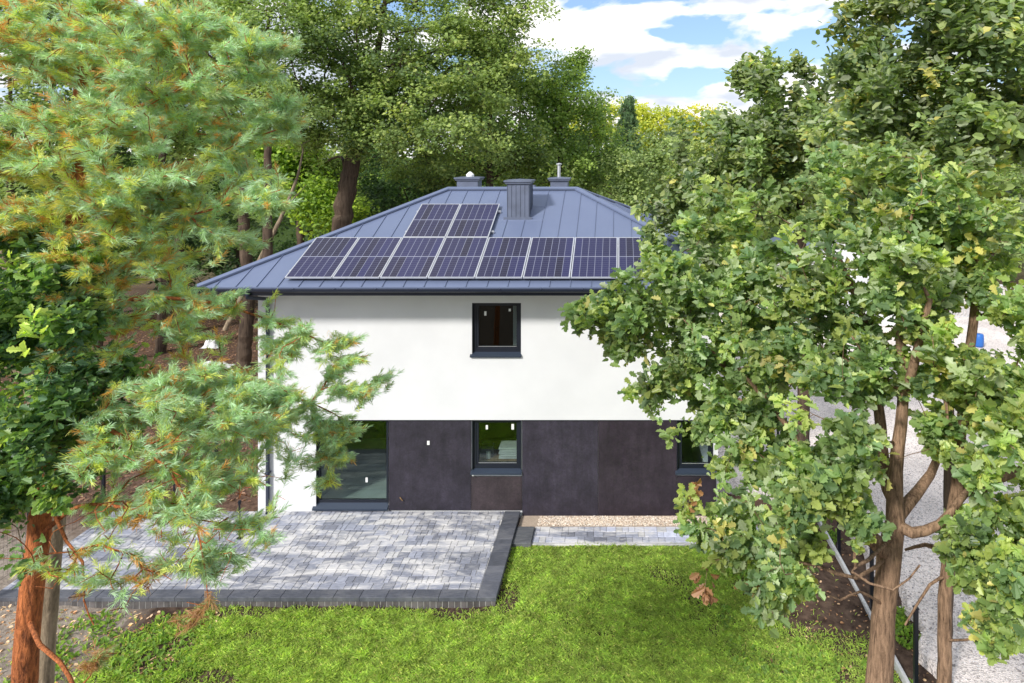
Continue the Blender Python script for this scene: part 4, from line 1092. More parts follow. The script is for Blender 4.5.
# ---- oak C, D behind them
def mid_oak(label, trunkpx, d, blobs, seed, per=46, size=.125, pal=G_OAK, w_=W_OAK, tmpl=SIMT, r0=.2, rtip=.005):
    rs = np.random.default_rng(seed); px, py = trunkpx
    b = P(px, py, d); g0 = (b[0], d, GZ-.05)
    t = Tree([(g0, r0), ((b[0]+.1, d, b[2]*.45), r0*.85), (tuple(b), r0*.55), ((b[0]-.1, d+.1, b[2]+.8), r0*.3), ((b[0]+.05, d, b[2]+1.4), r0*.14)], seed=seed)
    a = thin(blob_points(blobs, rs, clump=7, spread=.45), rs, OPEN); t.grow(a, step=.3, rtip=rtip, kpath=.25)
    cr = rosette_leaves(t, rs, per, size, tmpl, pal, w_, back=.38, jit=.13)
    return make_tree('oak_tree', label, 'tree', g0, t, [('crown',)+cr], M['oakbarkdark'], M['oakleaf'], group='oaks beside the driveway')
G_D = [(.09, .125, .05), (.12, .155, .058), (.07, .10, .05), (.16, .185, .075), (.15, .17, .11), (.24, .22, .07)]
mid_oak('dull green oak right of the roof with a bushy twig tip against the sky', (800, 200), 15.5,
        [(770, 120, 60, 38, 15.5, 1.3, 90), (765, 82, 32, 26, 15.5, .7, 30), (790, 62, 14, 16, 15.5, .3, 7), (744, 66, 14, 14, 15.5, .3, 6), (720, 150, 50, 40, 15.5, 1.2, 70), (690, 205, 48, 40, 15.5, 1.2, 70), (780, 180, 80, 60, 15.5, 1.6, 150), (840, 130, 60, 60, 15.5, 1.4, 90), (715, 255, 40, 30, 15, .8, 30)],
        41, size=.165, pal=G_D, r0=.16)
mid_oak('tall grey-green oak filling the upper right corner', (943, 260), 10.5,
        [(900, 40, 62, 60, 10.5, 1.2, 120), (980, 60, 70, 80, 10.5, 1.3, 150), (860, 95, 40, 40, 10.5, 1, 55), (930, 140, 90, 60, 10.5, 1.4, 150), (1030, 150, 60, 80, 10.5, 1.3, 80), (880, 190, 60, 50, 10.2, 1.2, 70), (960, -40, 100, 50, 10.5, 1.5, 110), (1060, 0, 60, 80, 10.5, 1.5, 60), (838, 20, 18, 14, 10.5, .4, 6), (845, 60, 18, 16, 10.5, .4, 8)],
        42, r0=.10, size=.14, pal=G_D, w_=[3, 3, 3, 2, 2, .8])

# ---- left near oak (dark glossy foliage at the left edge)
rs = np.random.default_rng(51)
dL = 6.3
base = P(50, 683, dL); g0 = (base[0]-.05, dL, GZ-.05)
tL = Tree([(g0, .09), (tuple(P(42, 760, dL)), .08), PT(44, 683, dL, .074), PT(48, 610, dL, .072), PT(55, 540, dL, .07), PT(58, 500, dL, .07), PT(50, 450, dL, .08), PT(30, 380, dL, .06), PT(10, 300, dL, .045), PT(0, 230, dL, .03)],
          [[PT(54, 470, dL, .06), PT(80, 420, dL-.2, .035), PT(105, 370, dL-.4, .02)], [PT(30, 380, dL, .05), PT(-20, 350, dL, .03), PT(-50, 300, dL, .02)]], seed=51)
blL = [(50, 430, 60, 45, 5.0, .5, 110), (80, 400, 36, 38, 4.9, .4, 56), (30, 350, 50, 50, 5.2, .6, 110), (45, 275, 50, 40, 5.1, .6, 90), (90, 320, 26, 30, 5.0, .4, 22), (10, 470, 40, 34, 5.2, .5, 46), (40, 500, 24, 14, 5.5, .3, 10),
       (-40, 380, 50, 100, 5.6, .7, 60), (15, 235, 30, 24, 5.2, .4, 26), (110, 440, 30, 30, 5.4, .4, 28), (30, 572, 9, 8, 4.8, .1, 2), (50, 500, 14, 14, 4.8, .2, 6)]
aL = blob_points(blL, rs, clump=7, spread=.45); tL.grow(aL, step=.2, rtip=.003, kpath=.25)
cr1 = rosette_leaves(tL, rs, 30, .078, OAKT, [(.045, .085, .035), (.07, .12, .04), (.11, .165, .045), (.04, .075, .04), (.22, .26, .07)], [4, 4, 3, 2, 1], back=.2, jit=.06)
make_tree('oak_tree', 'dark glossy-leaved oak at the left edge behind the orange pine trunk', 'tree', g0, tL, [('crown',)+cr1], M['greybark'], M['oakleaf'])

# ------------------------------------------------------------------ the pine
def needles(tipP, tipD, rs, per, length, shoot, wid, colf):
    n = len(tipP); k = np.repeat(np.arange(n), per)
    a = tipD[k]; t = rs.uniform(0, 1, len(k))
    base = tipP[k]-a*((1-t)*shoot*1.0)[:, None]
    rnd = unit(np.cross(a, rs.normal(size=(len(k), 3))))
    ang = np.where(t > .85, .28, .62)*rs.uniform(.7, 1.3, len(k))
    d = unit(a*np.cos(ang)[:, None]+rnd*np.sin(ang)[:, None])
    ln = length*rs.uniform(.7, 1.15, len(k)); tip = base+d*ln[:, None]
    tip[:, 2] -= ln*.08
    sd_ = unit(np.cross(d, rs.normal(size=(len(k), 3))))*wid/2
    mid = base+d*(ln*.55)[:, None]; mid[:, 2] += ln*.02
    V = np.stack([base-sd_*.7, base+sd_*.7, mid+sd_, tip, mid-sd_], 1)
    loops = (np.array([0, 1, 2, 3, 4])[None]+(np.arange(len(k))*5)[:, None]).reshape(-1)
    col = colf[k]*rs.uniform(.8, 1.2, (len(k), 1))
    return V.reshape(-1, 3), loops, np.full(len(k), 5), np.repeat(np.clip(col, 0, 1), 5, 0)

rs = np.random.default_rng(61)
dP = 5.3
base = P(10, 760, dP); g0 = (base[0]-.12, dP, GZ-.05)
tP = Tree([(g0, .11), (tuple(P(12, 860, dP)), .098), PT(18, 740, dP, .090), PT(23, 683, dP, .084), PT(29, 620, dP, .080), PT(36, 560, dP, .078), PT(42, 515, dP, .076), PT(52, 475, dP, .070), PT(60, 400, dP, .066), PT(68, 320, dP, .060), PT(73, 240, dP, .055), PT(77, 160, dP, .048), PT(80, 80, dP, .04), PT(84, 0, dP, .035), PT(88, -90, dP, .02)],
          [[PT(42, 530, dP, 0.0310), PT(60, 518, dP-.1, 0.0186), PT(80, 506, dP-.2, 0.0136), PT(108, 505, dP-.3, 0.0124), PT(150, 512, dP-.3, 0.0093), PT(200, 520, dP-.3, 0.0062), PT(240, 525, dP-.3, 0.0043)],
           [PT(38, 568, dP, 0.0310), PT(50, 568, dP-.2, 0.0136), PT(60, 575, dP-.3, 0.0112), PT(71, 584, dP-.35, 0.0062)],
           [PT(34, 610, dP, 0.0310), PT(40, 645, dP-.3, 0.0174), PT(60, 662, dP-.5, 0.0155), PT(75, 690, dP-.6, 0.0136)],
           [PT(50, 500, dP, 0.0310), PT(66, 540, dP-.3, 0.0124), PT(83, 562, dP-.35, 0.0112), PT(84, 600, dP-.35, 0.0074), PT(94, 625, dP-.35, 0.0043)],
           [PT(62, 400, dP, 0.0372), PT(110, 390, dP+.2, 0.0217), PT(190, 382, dP+.4, 0.0174), PT(262, 390, dP+.5, 0.0124), PT(310, 402, dP+.6, 0.0074), PT(345, 420, dP+.6, 0.0043)],
           [PT(68, 320, dP, 0.0372), PT(120, 300, dP-.2, 0.0198), PT(200, 300, dP, 0.0136), PT(270, 320, dP+.2, 0.0087), PT(330, 345, dP+.3, 0.0050)],
           [PT(73, 240, dP, 0.0372), PT(120, 225, dP-.3, 0.0186), PT(190, 215, dP-.4, 0.0124), PT(250, 200, dP-.4, 0.0074), PT(280, 190, dP-.4, 0.0037)],
           [PT(75, 200, dP, 0.0372), PT(130, 180, dP+.3, 0.0174), PT(220, 150, dP+.4, 0.0112), PT(290, 125, dP+.4, 0.0050)],
           [PT(78, 130, dP, 0.0310), PT(130, 110, dP-.2, 0.0161), PT(200, 80, dP-.2, 0.0099), PT(280, 45, dP-.2, 0.0043)],
           [PT(80, 80, dP, 0.0310), PT(120, 50, dP+.3, 0.0136), PT(180, 15, dP+.4, 0.0074), PT(230, -10, dP+.4, 0.0043)],
           [PT(76, 180, dP, 0.0310), PT(40, 175, dP-.2, 0.0149), PT(-20, 150, dP-.3, 0.0087), PT(-60, 140, dP-.3, 0.0050)],
           [PT(80, 90, dP, 0.0310), PT(50, 60, dP-.2, 0.0136), PT(0, 30, dP-.3, 0.0074)],
           [PT(60, 400, dP, 0.0310), PT(110, 430, dP-.4, 0.0161), PT(170, 470, dP-.6, 0.0112), PT(200, 540, dP-.7, 0.0062), PT(208, 600, dP-.7, 0.0037)]], seed=62)
blP = [(40, 40, 80, 55, 5.2, .8, 150), (140, 30, 60, 40, 5.4, .8, 105), (215, 40, 40, 38, 5.5, .6, 62), (255, 60, 38, 32, 5.2, .4, 44), (150, 100, 70, 50, 5.1, .8, 125), (235, 115, 50, 40, 5.5, .6, 64), (285, 110, 22, 20, 5.6, .3, 16),
       (20, 130, 50, 60, 5.0, .7, 75), (110, 180, 60, 50, 4.9, .6, 95), (200, 180, 60, 40, 5.0, .6, 85), (255, 200, 32, 18, 4.9, .3, 26), (160, 245, 70, 35, 5.1, .6, 85), (40, 210, 50, 30, 5.1, .6, 40), (90, 265, 40, 25, 5.2, .6, 30), (220, 250, 40, 26, 5.0, .4, 30),
       (190, 295, 55, 24, 5.4, .5, 44), (250, 285, 28, 10, 5.4, .3, 12), (150, 340, 45, 30, 5.4, .6, 46), (110, 300, 40, 30, 5.2, .5, 30), (170, 385, 40, 24, 5.0, .4, 36), (240, 350, 40, 16, 5.7, .4, 10),
       (300, 335, 30, 18, 5.6, .3, 20), (345, 350, 30, 14, 5.6, .3, 13), (325, 385, 40, 14, 5.8, .3, 16), (385, 372, 8, 8, 5.9, .1, 3), (370, 395, 12, 10, 5.9, .1, 4),
       (210, 400, 55, 32, 4.9, .5, 85), (150, 420, 45, 30, 5.0, .5, 45), (265, 410, 36, 26, 5.2, .4, 40), (310, 430, 40, 22, 5.8, .3, 38), (325, 465, 26, 20, 5.8, .3, 18), (180, 460, 40, 26, 4.8, .4, 32),
       (190, 500, 50, 24, 4.7, .3, 30), (130, 520, 40, 18, 4.9, .3, 14), (225, 530, 40, 18, 4.7, .3, 18), (130, 565, 30, 20, 4.8, .2, 9), (200, 570, 26, 26, 4.6, .2, 14), (200, 610, 14, 18, 4.6, .1, 8), (90, 650, 20, 30, 4.7, .2, 6)]
blP += [(170, 470, 90, 45, 5.0, .6, 90), (130, 545, 60, 40, 4.9, .4, 50), (200, 580, 30, 40, 4.7, .3, 26)]
blP = [(a, b, c*(1.12 if b > 330 else 1), e, f, g, int(n*(1.4 if b > 290 else 1.35))) for (a, b, c, e, f, g, n) in blP]
aP = blob_points(blP, rs, clump=8, spread=.55, zflat=.4)
aP = thin(aP, rs, [(190, 300, 238, 293, 20, .9), (205, 262, 300, 345, 20, .7), (60, 90, 60, 100, 5.3, .8), (60, 90, 200, 260, 5.3, .7)])
tP.grow(aP, step=.14, rtip=.0028, kpath=.2, up=.12, expo=.42)
tp = np.array(tP.pos)[tP.tips]
py0 = VY+(CAMZ-tp[:, 2])*F/tp[:, 1]
bare = (rs.random(len(tp)) < np.clip((py0-425)/110, 0, .62))
tP.tips = tP.tips[~bare]; tP.tipdir = tP.tipdir[~bare]                # the rest stay dead, needleless twigs
tp = tp[~bare]; td = tP.tipdir.copy()
# shoots turn up and outward at their ends
outw = tp-np.array([P(73, 240, dP)[0], dP, 0]); outw[:, 2] = 0
td = unit(td*.7+unit(outw)*.35+np.array([0, -.10, .30])+rs.normal(0, .22, td.shape))
# side shoots give the fan of tufts
sideP, sideD = [tp], [td]
for k in range(2):
    s_ = unit(np.cross(td, np.array([0, 0, 1.])+rs.normal(0, .3, td.shape)))*(1 if k else -1)
    sideP.append(tp-td*.07+s_*.055); sideD.append(unit(td*.6+s_*.8))
for lvl, fr_ in ((1, .0), (2, .0)):                                  # needles all along the last twig segments
    q = tP.tips.copy()
    for _ in range(lvl): q = np.array(tP.par)[q]
    pq = np.array(tP.pos)[q]; dq = unit(np.array(tP.pos)[q]-np.array(tP.pos)[np.array(tP.par)[q]])
    if lvl == 1: sideP.append(pq); sideD.append(unit(dq+rs.normal(0, .1, dq.shape)))
    s_ = unit(np.cross(dq, np.array([0, 0, 1.])+rs.normal(0, .25, dq.shape)))*np.where(rs.random(len(dq)) < .5, 1, -1)[:, None]
    sideP.append(pq+s_*.08+dq*.03); sideD.append(unit(dq*.75+s_*.7+np.array([0, 0, .15])))
TPp, TDd = np.concatenate(sideP), np.concatenate(sideD)
pxn = VX+TPp[:, 0]*F/TPp[:, 1]; dist = np.linalg.norm(TPp[:, :2]-np.array([P(73, 240, dP)[0], dP]), axis=1)
col = np.zeros((len(TPp), 3)); u = rs.random(len(TPp))
fresh = np.array([.215, .285, .205]); yel = np.array([.30, .32, .10]); oran = np.array([.33, .19, .065]); dull = np.array([.17, .21, .10])
inner = np.clip(1.2-dist/1.25, 0, 1)
for i in range(len(TPp)):
    if TPp[i, 2] < P(0, 585, 4.8)[2]: col[i] = np.array([.22, .13, .07]) if u[i] < .7 else dull
    elif u[i] < .02+.20*inner[i]: col[i] = oran*rs.uniform(.7, 1.1)
    elif u[i] < .14+.3*inner[i]: col[i] = yel
    elif u[i] < .40: col[i] = dull
    else: col[i] = fresh*rs.uniform(.85, 1.2)
    if TPp[i, 2] > P(0, 290, 5)[2] and TPp[i, 2] < P(0, 140, 5)[2] and inner[i] > .25 and u[i] > .45 and u[i] < .65: col[i] = np.array([.33, .31, .09])*rs.uniform(.8, 1.1)
nd_ = needles(TPp, TDd, rs, 44, .060, .14, .0036, col)
# older brownish needles further back along the twigs
bk = np.array(tP.pos)[np.array(tP.par)[tP.tips]]
nd2 = needles(bk, tP.tipdir, rs, 8, .055, .14, .0028, np.where((rs.random(len(bk)) < .22)[:, None], oran[None]*.9, yel[None]*.8))
V = np.concatenate([nd_[0], nd2[0]]); Lp = np.concatenate([nd_[1], nd2[1]+len(nd_[0])]); T_ = np.concatenate([nd_[2], nd2[2]]); cc = np.concatenate([nd_[3], nd2[3]])
# few cones
root = empty('pine_tree', g0); tag(root, 'tall pine with orange flaky bark and blue-green needle tufts in the left foreground', 'tree')
Vw, Lw, Tw = tP.wood(0.0)
npmesh('trunk', Vw, Lw, Tw, M['pinebark'], smooth=True, parent=root)
npmesh('crown', V, Lp, T_, M['needle'], col=cc, parent=root)

# ------------------------------------------------------------------ background trees
def far_tree(name, label, px, d, blobs, seed, pal, w_, per=90, size=.15, rad=.62, r0=.35, lean=0, barkm='oakbarkdark', flat=.65, group=None, topz=None, rtip=.012, trunkpts=None, tmpl=QUAT):
    rs = np.random.default_rng(seed); x = (px-VX)*d/F
    a = blob_points(blobs, rs, clump=5, spread=.5)
    zt = topz if topz else float(np.percentile(a[:, 2], 75)); g0 = (x, d, GZ-.1)
    tr = trunkpts or [(g0, r0), ((x+lean*.3, d, zt*.35), r0*.8), ((x+lean*.7, d, zt*.65), r0*.55), ((x+lean, d, zt), r0*.2)]
    t = Tree(tr, seed=seed); t.grow(a, step=.7, rtip=rtip, kpath=.25)
    pts = np.array(t.pos)[t.tips]
    cr = clump_leaves(pts, rs, per, size, rad, pal, w_, flat=flat, tmpl=tmpl)
    return make_tree(name, label, 'tree', g0, t, [('crown',)+cr], M[barkm], M['farleaf'], minr=.012, group=group)
GB_ = 'woodland trees behind the house'
g_mid = [(.075, .105, .035), (.10, .135, .04), (.05, .075, .03), (.13, .165, .05), (.165, .19, .06)]
g_fresh = [(.095, .14, .035), (.125, .175, .042), (.065, .10, .032), (.165, .21, .05)]  # fresh green leaf tones
g_yel = [(.17, .19, .025), (.21, .215, .03), (.13, .16, .03), (.25, .23, .035)]
g_grey = [(.10, .135, .05), (.13, .165, .06), (.08, .11, .045), (.17, .20, .075)]
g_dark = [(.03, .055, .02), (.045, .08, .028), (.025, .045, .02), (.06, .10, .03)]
# big oak behind the house, leaning trunk
xk = (345-VX)*28/F
far_tree('broadleaf_tree', 'largest broadleaf tree behind the left roof slope with a dark leaning trunk', 345, 28,
         [(395, 60, 110, 55, 28, 3.5, 120), (330, 50, 70, 60, 28, 3, 70), (455, 70, 65, 50, 28, 3, 60), (400, 120, 100, 40, 27, 3, 80), (470, 10, 60, 40, 28, 3, 50), (515, 25, 22, 16, 28, 1, 9), (500, -5, 20, 12, 28, 1, 6), (330, -20, 90, 40, 28, 3, 60), (420, -30, 90, 40, 28, 3, 60), (455, 140, 55, 30, 27, 2, 30), (320, 120, 50, 30, 28, 2, 26), (270, 70, 30, 40, 28, 2, 22), (370, 118, 40, 22, 26.8, 1, 26), (350, 145, 26, 14, 26.5, .8, 10), (345, 165, 60, 30, 33, 2, 40), (400, 60, 110, 70, 28, 3, 70)],
         101, g_mid, [3, 3, 2, 3, 1.6], per=120, size=.15, rad=.62, r0=.5, group=GB_,
         trunkpts=[((xk-.6, 28, GZ-.2), .55), (tuple(P(343, 215, 28)), .38), (tuple(P(352, 165, 28)), .33), (tuple(P(360, 130, 28)), .22), (tuple(P(375, 70, 28.3)), .13), (tuple(P(385, 0, 28.4)), .1)])
far_tree('broadleaf_tree', 'pale green loose tree left of the largest one, beside the pine top', 268, 25,
         [(280, 35, 40, 40, 25, 2, 60), (265, 90, 30, 30, 25, 2, 34), (300, 100, 26, 22, 25, 2, 24), (240, -10, 60, 30, 25, 2, 40), (230, 60, 30, 40, 25, 2, 24)],
         102, [(.13, .17, .06), (.10, .14, .05), (.17, .21, .07), (.075, .11, .04)], [2, 2, 2, 1], per=90, size=.12, rad=.5, r0=.22, group=GB_)
far_tree('broadleaf_tree', 'fresh green tree right of centre whose tip rises above the chimneys', 560, 33,
         [(560, 130, 42, 50, 33, 3, 70), (520, 110, 45, 60, 33, 3, 70), (575, 90, 26, 24, 33, 2, 24), (565, 62, 14, 16, 33, 1, 12), (545, 95, 36, 30, 33, 2, 40), (600, 130, 26, 34, 33, 2, 34), (535, 165, 50, 26, 32, 2, 34), (590, 165, 40, 26, 32, 2, 24)],
         103, g_fresh, [3, 2, 2, 1], per=100, size=.15, rad=.7, r0=.3, group=GB_)
far_tree('broadleaf_tree', 'mid green tree standing between the largest tree and the fresh green one', 490, 31,
         [(490, 140, 60, 40, 31, 3, 60), (440, 165, 50, 26, 31, 2, 40), (500, 85, 40, 40, 31, 3, 40), (540, 170, 40, 20, 31, 2, 20)],
         104, g_mid, [3, 3, 2, 2, 1], per=100, size=.15, rad=.65, r0=.3, group=GB_)
# row of yellow-green trees in the distance
yy_ = [('far yellow-green crown left of the distant conifer', 598, 62, [(600, 118, 26, 16, 62, 3, 34), (585, 135, 30, 20, 62, 3, 28)]),
       ('far yellow-green crown just right of the distant conifer', 662, 58, [(660, 124, 26, 18, 58, 3, 44), (650, 150, 30, 18, 58, 3, 28)]),
       ('bright yellow-green crown farthest right on the distant treeline', 700, 60, [(697, 126, 26, 19, 60, 3, 44), (720, 150, 30, 18, 60, 3, 28)])]
for i, (lab, px, d, bl) in enumerate(yy_):
    far_tree('broadleaf_tree', lab, px, d, bl, 110+i, g_yel, [3, 3, 2, 1], per=90, size=.28, rad=1.1, r0=.3, group=GB_)
far_tree('broadleaf_tree', 'round grey-green tree low behind the right roof hip', 640, 34,
         [(640, 185, 36, 26, 34, 2, 60), (610, 195, 26, 18, 33, 2, 26), (665, 165, 30, 24, 34, 2, 40), (625, 160, 26, 14, 34, 2, 24)], 121, g_grey, [2, 3, 2, 2], per=100, size=.16, rad=.7, r0=.25, group=GB_)
far_tree('broadleaf_tree', 'yellowish grey-green tree between the right roof hip and the driveway oaks', 690, 40,
         [(690, 175, 34, 30, 40, 2, 60), (710, 215, 40, 30, 40, 2, 50), (665, 210, 30, 20, 40, 2, 30), (740, 180, 36, 36, 40, 2, 36)], 122, [(.12, .15, .05), (.16, .18, .055), (.09, .12, .045), (.20, .20, .06)], [2, 2, 2, 1], per=100, size=.19, rad=.8, r0=.25, group=GB_)
# distant conifer
def conifer(label, px, d, ytop, seed, wpx, col):
    rs = np.random.default_rng(seed); x = (px-VX)*d/F; zt = CAMZ-(ytop-VY)*d/F
    t = Tree([((x, d, GZ-.1), .2), ((x, d, zt*.5), .15), ((x, d, zt*.8), .08), ((x, d, zt), .02)], seed=seed)
    n = 230; hz = rs.uniform(.35, .99, n)*zt; f_ = (1-hz/zt)/.65; rr = (wpx*d/F)*(.12+.9*f_**.8)*rs.uniform(.35, 1, n); an = rs.uniform(0, 6.28, n)
    a = np.stack([x+rr*np.cos(an), d+rr*np.sin(an), hz+rr*.15], -1); t.grow(a, step=.6, rtip=.012, up=.05)
    P0 = np.array(t.pos)[t.tips]; D0 = unit(t.tipdir+np.array([0, 0, .6]))
    nd = needles(np.repeat(P0, 3, 0)+rs.normal(0, .18, (len(P0)*3, 3)), unit(np.repeat(D0, 3, 0)+rs.normal(0, .3, (len(P0)*3, 3))), rs, 26, .26, .4, .035, np.array(col)[None]*rs.uniform(.7, 1.3, (len(P0)*3, 1)))
    return make_tree('pine_tree', label, 'tree', (x, d, GZ-.1), t, [('crown',)+nd], M['oakbarkdark'], M['needle'], minr=.01, group=GB_)
conifer('distant dark green conifer standing in front of the yellow treeline', 628, 42, 97, 131, 22, (.06, .10, .05))
conifer('lower dark conifer just right of the taller distant one', 672, 44, 132, 132, 18, (.07, .10, .055))
# understory and fill behind the house, left
und = [('lit yellow-green understory tree under the largest tree', 300, 31, [(300, 180, 34, 26, 31, 2, 50), (330, 215, 30, 26, 31, 2, 40), (275, 160, 26, 20, 31, 2, 24)], [(.14, .20, .03), (.20, .26, .03), (.09, .14, .03)], [2, 1.4, 2]),
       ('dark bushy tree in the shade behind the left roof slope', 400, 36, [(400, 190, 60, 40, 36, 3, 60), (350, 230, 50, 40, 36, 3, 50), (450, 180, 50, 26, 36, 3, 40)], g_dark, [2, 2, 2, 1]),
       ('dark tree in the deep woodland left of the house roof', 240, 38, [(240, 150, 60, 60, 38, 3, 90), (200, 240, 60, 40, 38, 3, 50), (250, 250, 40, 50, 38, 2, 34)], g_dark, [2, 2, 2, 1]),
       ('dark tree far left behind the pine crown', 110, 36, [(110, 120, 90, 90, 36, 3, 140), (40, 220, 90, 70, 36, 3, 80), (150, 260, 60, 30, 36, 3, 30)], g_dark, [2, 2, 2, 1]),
       ('mid green tree behind the pine, above the left roof corner', 180, 32, [(180, 60, 80, 60, 32, 3, 100), (120, 0, 90, 60, 32, 3, 80), (200, 130, 50, 40, 32, 3, 50)], g_mid, [2, 2, 2, 2, 1]),
       ('leafy tree at the far left edge behind the dark oak', 10, 30, [(10, 80, 80, 90, 30, 3, 100), (20, 210, 70, 60, 30, 3, 70), (-20, 300, 60, 50, 30, 3, 40)], g_mid, [2, 2, 2, 1, 1]),
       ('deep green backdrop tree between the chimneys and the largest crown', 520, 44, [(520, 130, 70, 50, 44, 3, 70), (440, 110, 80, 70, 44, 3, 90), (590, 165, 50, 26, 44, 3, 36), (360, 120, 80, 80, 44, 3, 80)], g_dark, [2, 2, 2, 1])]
for i, (lab, px, d, bl, pal, w_) in enumerate(und):
    far_tree('broadleaf_tree', lab, px, d, bl, 140+i, pal, w_, per=100, size=.20, rad=.85, r0=.25, group=GB_)
# right backdrop behind the driveway oaks
rt = [('grey-green tree behind the outbuilding at the right', 860, 46, [(860, 150, 70, 60, 46, 3, 80), (800, 190, 50, 40, 46, 3, 40), (900, 210, 60, 40, 46, 3, 40)]),
      ('backdrop tree beyond the pale gate at the far right', 990, 46, [(990, 150, 80, 80, 46, 3, 90), (1000, 240, 70, 30, 46, 3, 40)]),
      ('small backdrop tree left of the outbuilding', 760, 44, [(760, 200, 40, 40, 44, 2, 50), (750, 250, 30, 26, 44, 2, 30)])]
for i, (lab, px, d, bl) in enumerate(rt):
    far_tree('broadleaf_tree', lab, px, d, bl, 160+i, g_grey, [2, 2, 2, 1], per=90, size=.2, rad=.9, r0=.25, group=GB_)
# slender bare trunk leaning left of the roof
tt = Tree([(tuple(P(225, 330, 26)), .10), (tuple(P(265, 250, 26)), .085), (tuple(P(282, 215, 26)), .07), (tuple(P(297, 178, 26)), .05), (tuple(P(303, 150, 26)), .03)],
          [[(tuple(P(282, 215, 26)), .04), (tuple(P(292, 200, 26)), .03), (tuple(P(300, 192, 26)), .015)]], seed=5)
g0 = P(225, 330, 26)
tt.grow(np.array([P(310, 140, 26), P(298, 140, 26), P(306, 185, 26), P(275, 200, 26)]), step=.4, rtip=.012)
V, Lp, T_ = tt.wood(0); rt_ = empty('bare_tree', tuple(g0)); tag(rt_, 'slender bare pale trunk leaning to the right left of the roof', 'tree')
npmesh('trunk', V, Lp, T_, M['greybark'], smooth=True, parent=rt_)
rt_.location.z += 0
# dark trunks standing on the woodland floor left of the house
for i, (px, d, r_, lab) in enumerate(((243, 27, .28, 'dark tree trunk rising from the brown floor just left of the house corner'), (160, 29, .22, 'dark trunk behind the pine boughs at mid left'), (95, 27, .2, 'thin dark trunk farther left behind the pine'))):
    x = (px-VX)*d/F; rs = np.random.default_rng(200+i)
    bl = [(px+10, 80, 50, 50, d, 2, 40)]
    t = Tree([((x, d, GZ-.2), r_), ((x+.2, d, 3), r_*.85), ((x, d, 6.5), r_*.7), ((x+.3, d, 10), r_*.5)], seed=200+i)
    t.grow(blob_points(bl, rs, clump=5, spread=.5), step=.6, rtip=.012)
    cr = clump_leaves(np.array(t.pos)[t.tips], rs, 80, .15, .65, g_mid, [2, 2, 2, 1, 1])
    make_tree('broadleaf_tree', lab, 'tree', (x, d, GZ-.2), t, [('crown',)+cr], M['oakbarkdark'], M['farleaf'], minr=.012, group=GB_)
# unseen trees added behind the viewer so the window panes mirror dark foliage
for i, (x, y) in enumerate(((-13, -20), (-6, -17), (1, -19), (8, -16), (14, -20))):
    rs = np.random.default_rng(300+i)
    t = Tree([((x, y, GZ), .25), ((x+.2, y, 5), .18), ((x, y, 10), .08)], seed=300+i)
    a = np.stack([x+rs.normal(0, 2.2, 70), y+rs.normal(0, 1.6, 70), 4.2+rs.normal(0, 2.8, 70)], -1); a[:, 2] = np.clip(a[:, 2], .4, 12)
    t.grow(a, step=.8, rtip=.014)
    cr = clump_leaves(np.array(t.pos)[t.tips], rs, 60, .3, 1.1, g_mid, [2, 2, 2, 1, 1])
    make_tree('broadleaf_tree', 'unseen tree added for the window panes to mirror, %s in the row behind the viewer' % ['leftmost', 'second', 'middle', 'fourth', 'rightmost'][i], 'tree', (x, y, GZ), t, [('crown',)+cr], M['oakbarkdark'], M['farleaf'], minr=.02, group='unseen trees added for the glass reflections')

# far woodland closing the horizon
rs = np.random.default_rng(400); n = 1500
wx_ = rs.uniform(-150, 110, n); wy_ = rs.uniform(78, 100, n)
c = np.stack([wx_, wy_, GZ+rs.uniform(0, 1, n)**.8*(9.5+2.0*np.sin(wx_*.31)+1.4*np.sin(wx_*.83+1))], -1)
V, Lp, T_, cc = clump_leaves(c, rs, 46, .8, 2.4, g_fresh+g_mid, [2, 3, 1, 2, 1, 1, 0.5, 1, 2])
o = npmesh('far_woodland', V, Lp, T_, M['farleaf'], col=cc); tag(o, 'far-off woodland mass closing the horizon between the trees', 'woodland', kind='stuff')

# ------------------------------------------------------------------ grass
rs = np.random.default_rng(71)
n = 430000
gx_ = rs.uniform(-10.5, 4.5, n); gy_ = rs.uniform(9.6, 14.62, n)
def vnoise(x, y, s, seed):
    r = np.random.default_rng(seed); g = r.random((64, 64)); u, v = x*s % 63, y*s % 63
    i, j = u.astype(int), v.astype(int); fu, fv = u-i, v-j; fu = fu*fu*(3-2*fu); fv = fv*fv*(3-2*fv)
    return (g[i, j]*(1-fu)+g[(i+1) % 64, j]*fu)*(1-fv)+(g[i, (j+1) % 64]*(1-fu)+g[(i+1) % 64, (j+1) % 64]*fu)*fv
nz = vnoise(gx_+20, gy_, 1.1, 1)*.6+vnoise(gx_+20, gy_, 3.1, 2)*.4
keep = np.ones(n, bool)
keep &= ~((gx_ < TX1+.02) & (gy_ > TY0-.04))
dens = np.ones(n)
dens = np.where(gx_ < -7.2, np.clip((gx_+8.9)/2.2+(11.6-gy_)*.2, 0.02, 1), dens)                    # sandy soil on the left
soil = np.exp(-(((gx_-3.5)/1.15)**2+((gy_-12.8)/1.6)**2)**1.5)                                     # bare mound by the oak
dens *= 1-.97*soil
dens = np.where(gx_ > 3.6, dens*np.clip((4.6-gx_), 0.05, 1)*.7, dens)
dens = np.where((gx_ > 2.2) & (gy_ > 12.0), dens*np.clip(1.3-(gx_-2.2)*.8, 0.02, 1), dens)
edge = np.where((gx_ < TX1) & (gy_ > TY0-.14), .35, 1)
keep &= rs.random(n) < dens*edge*np.clip((nz-.16)*5.0, .3, 1)
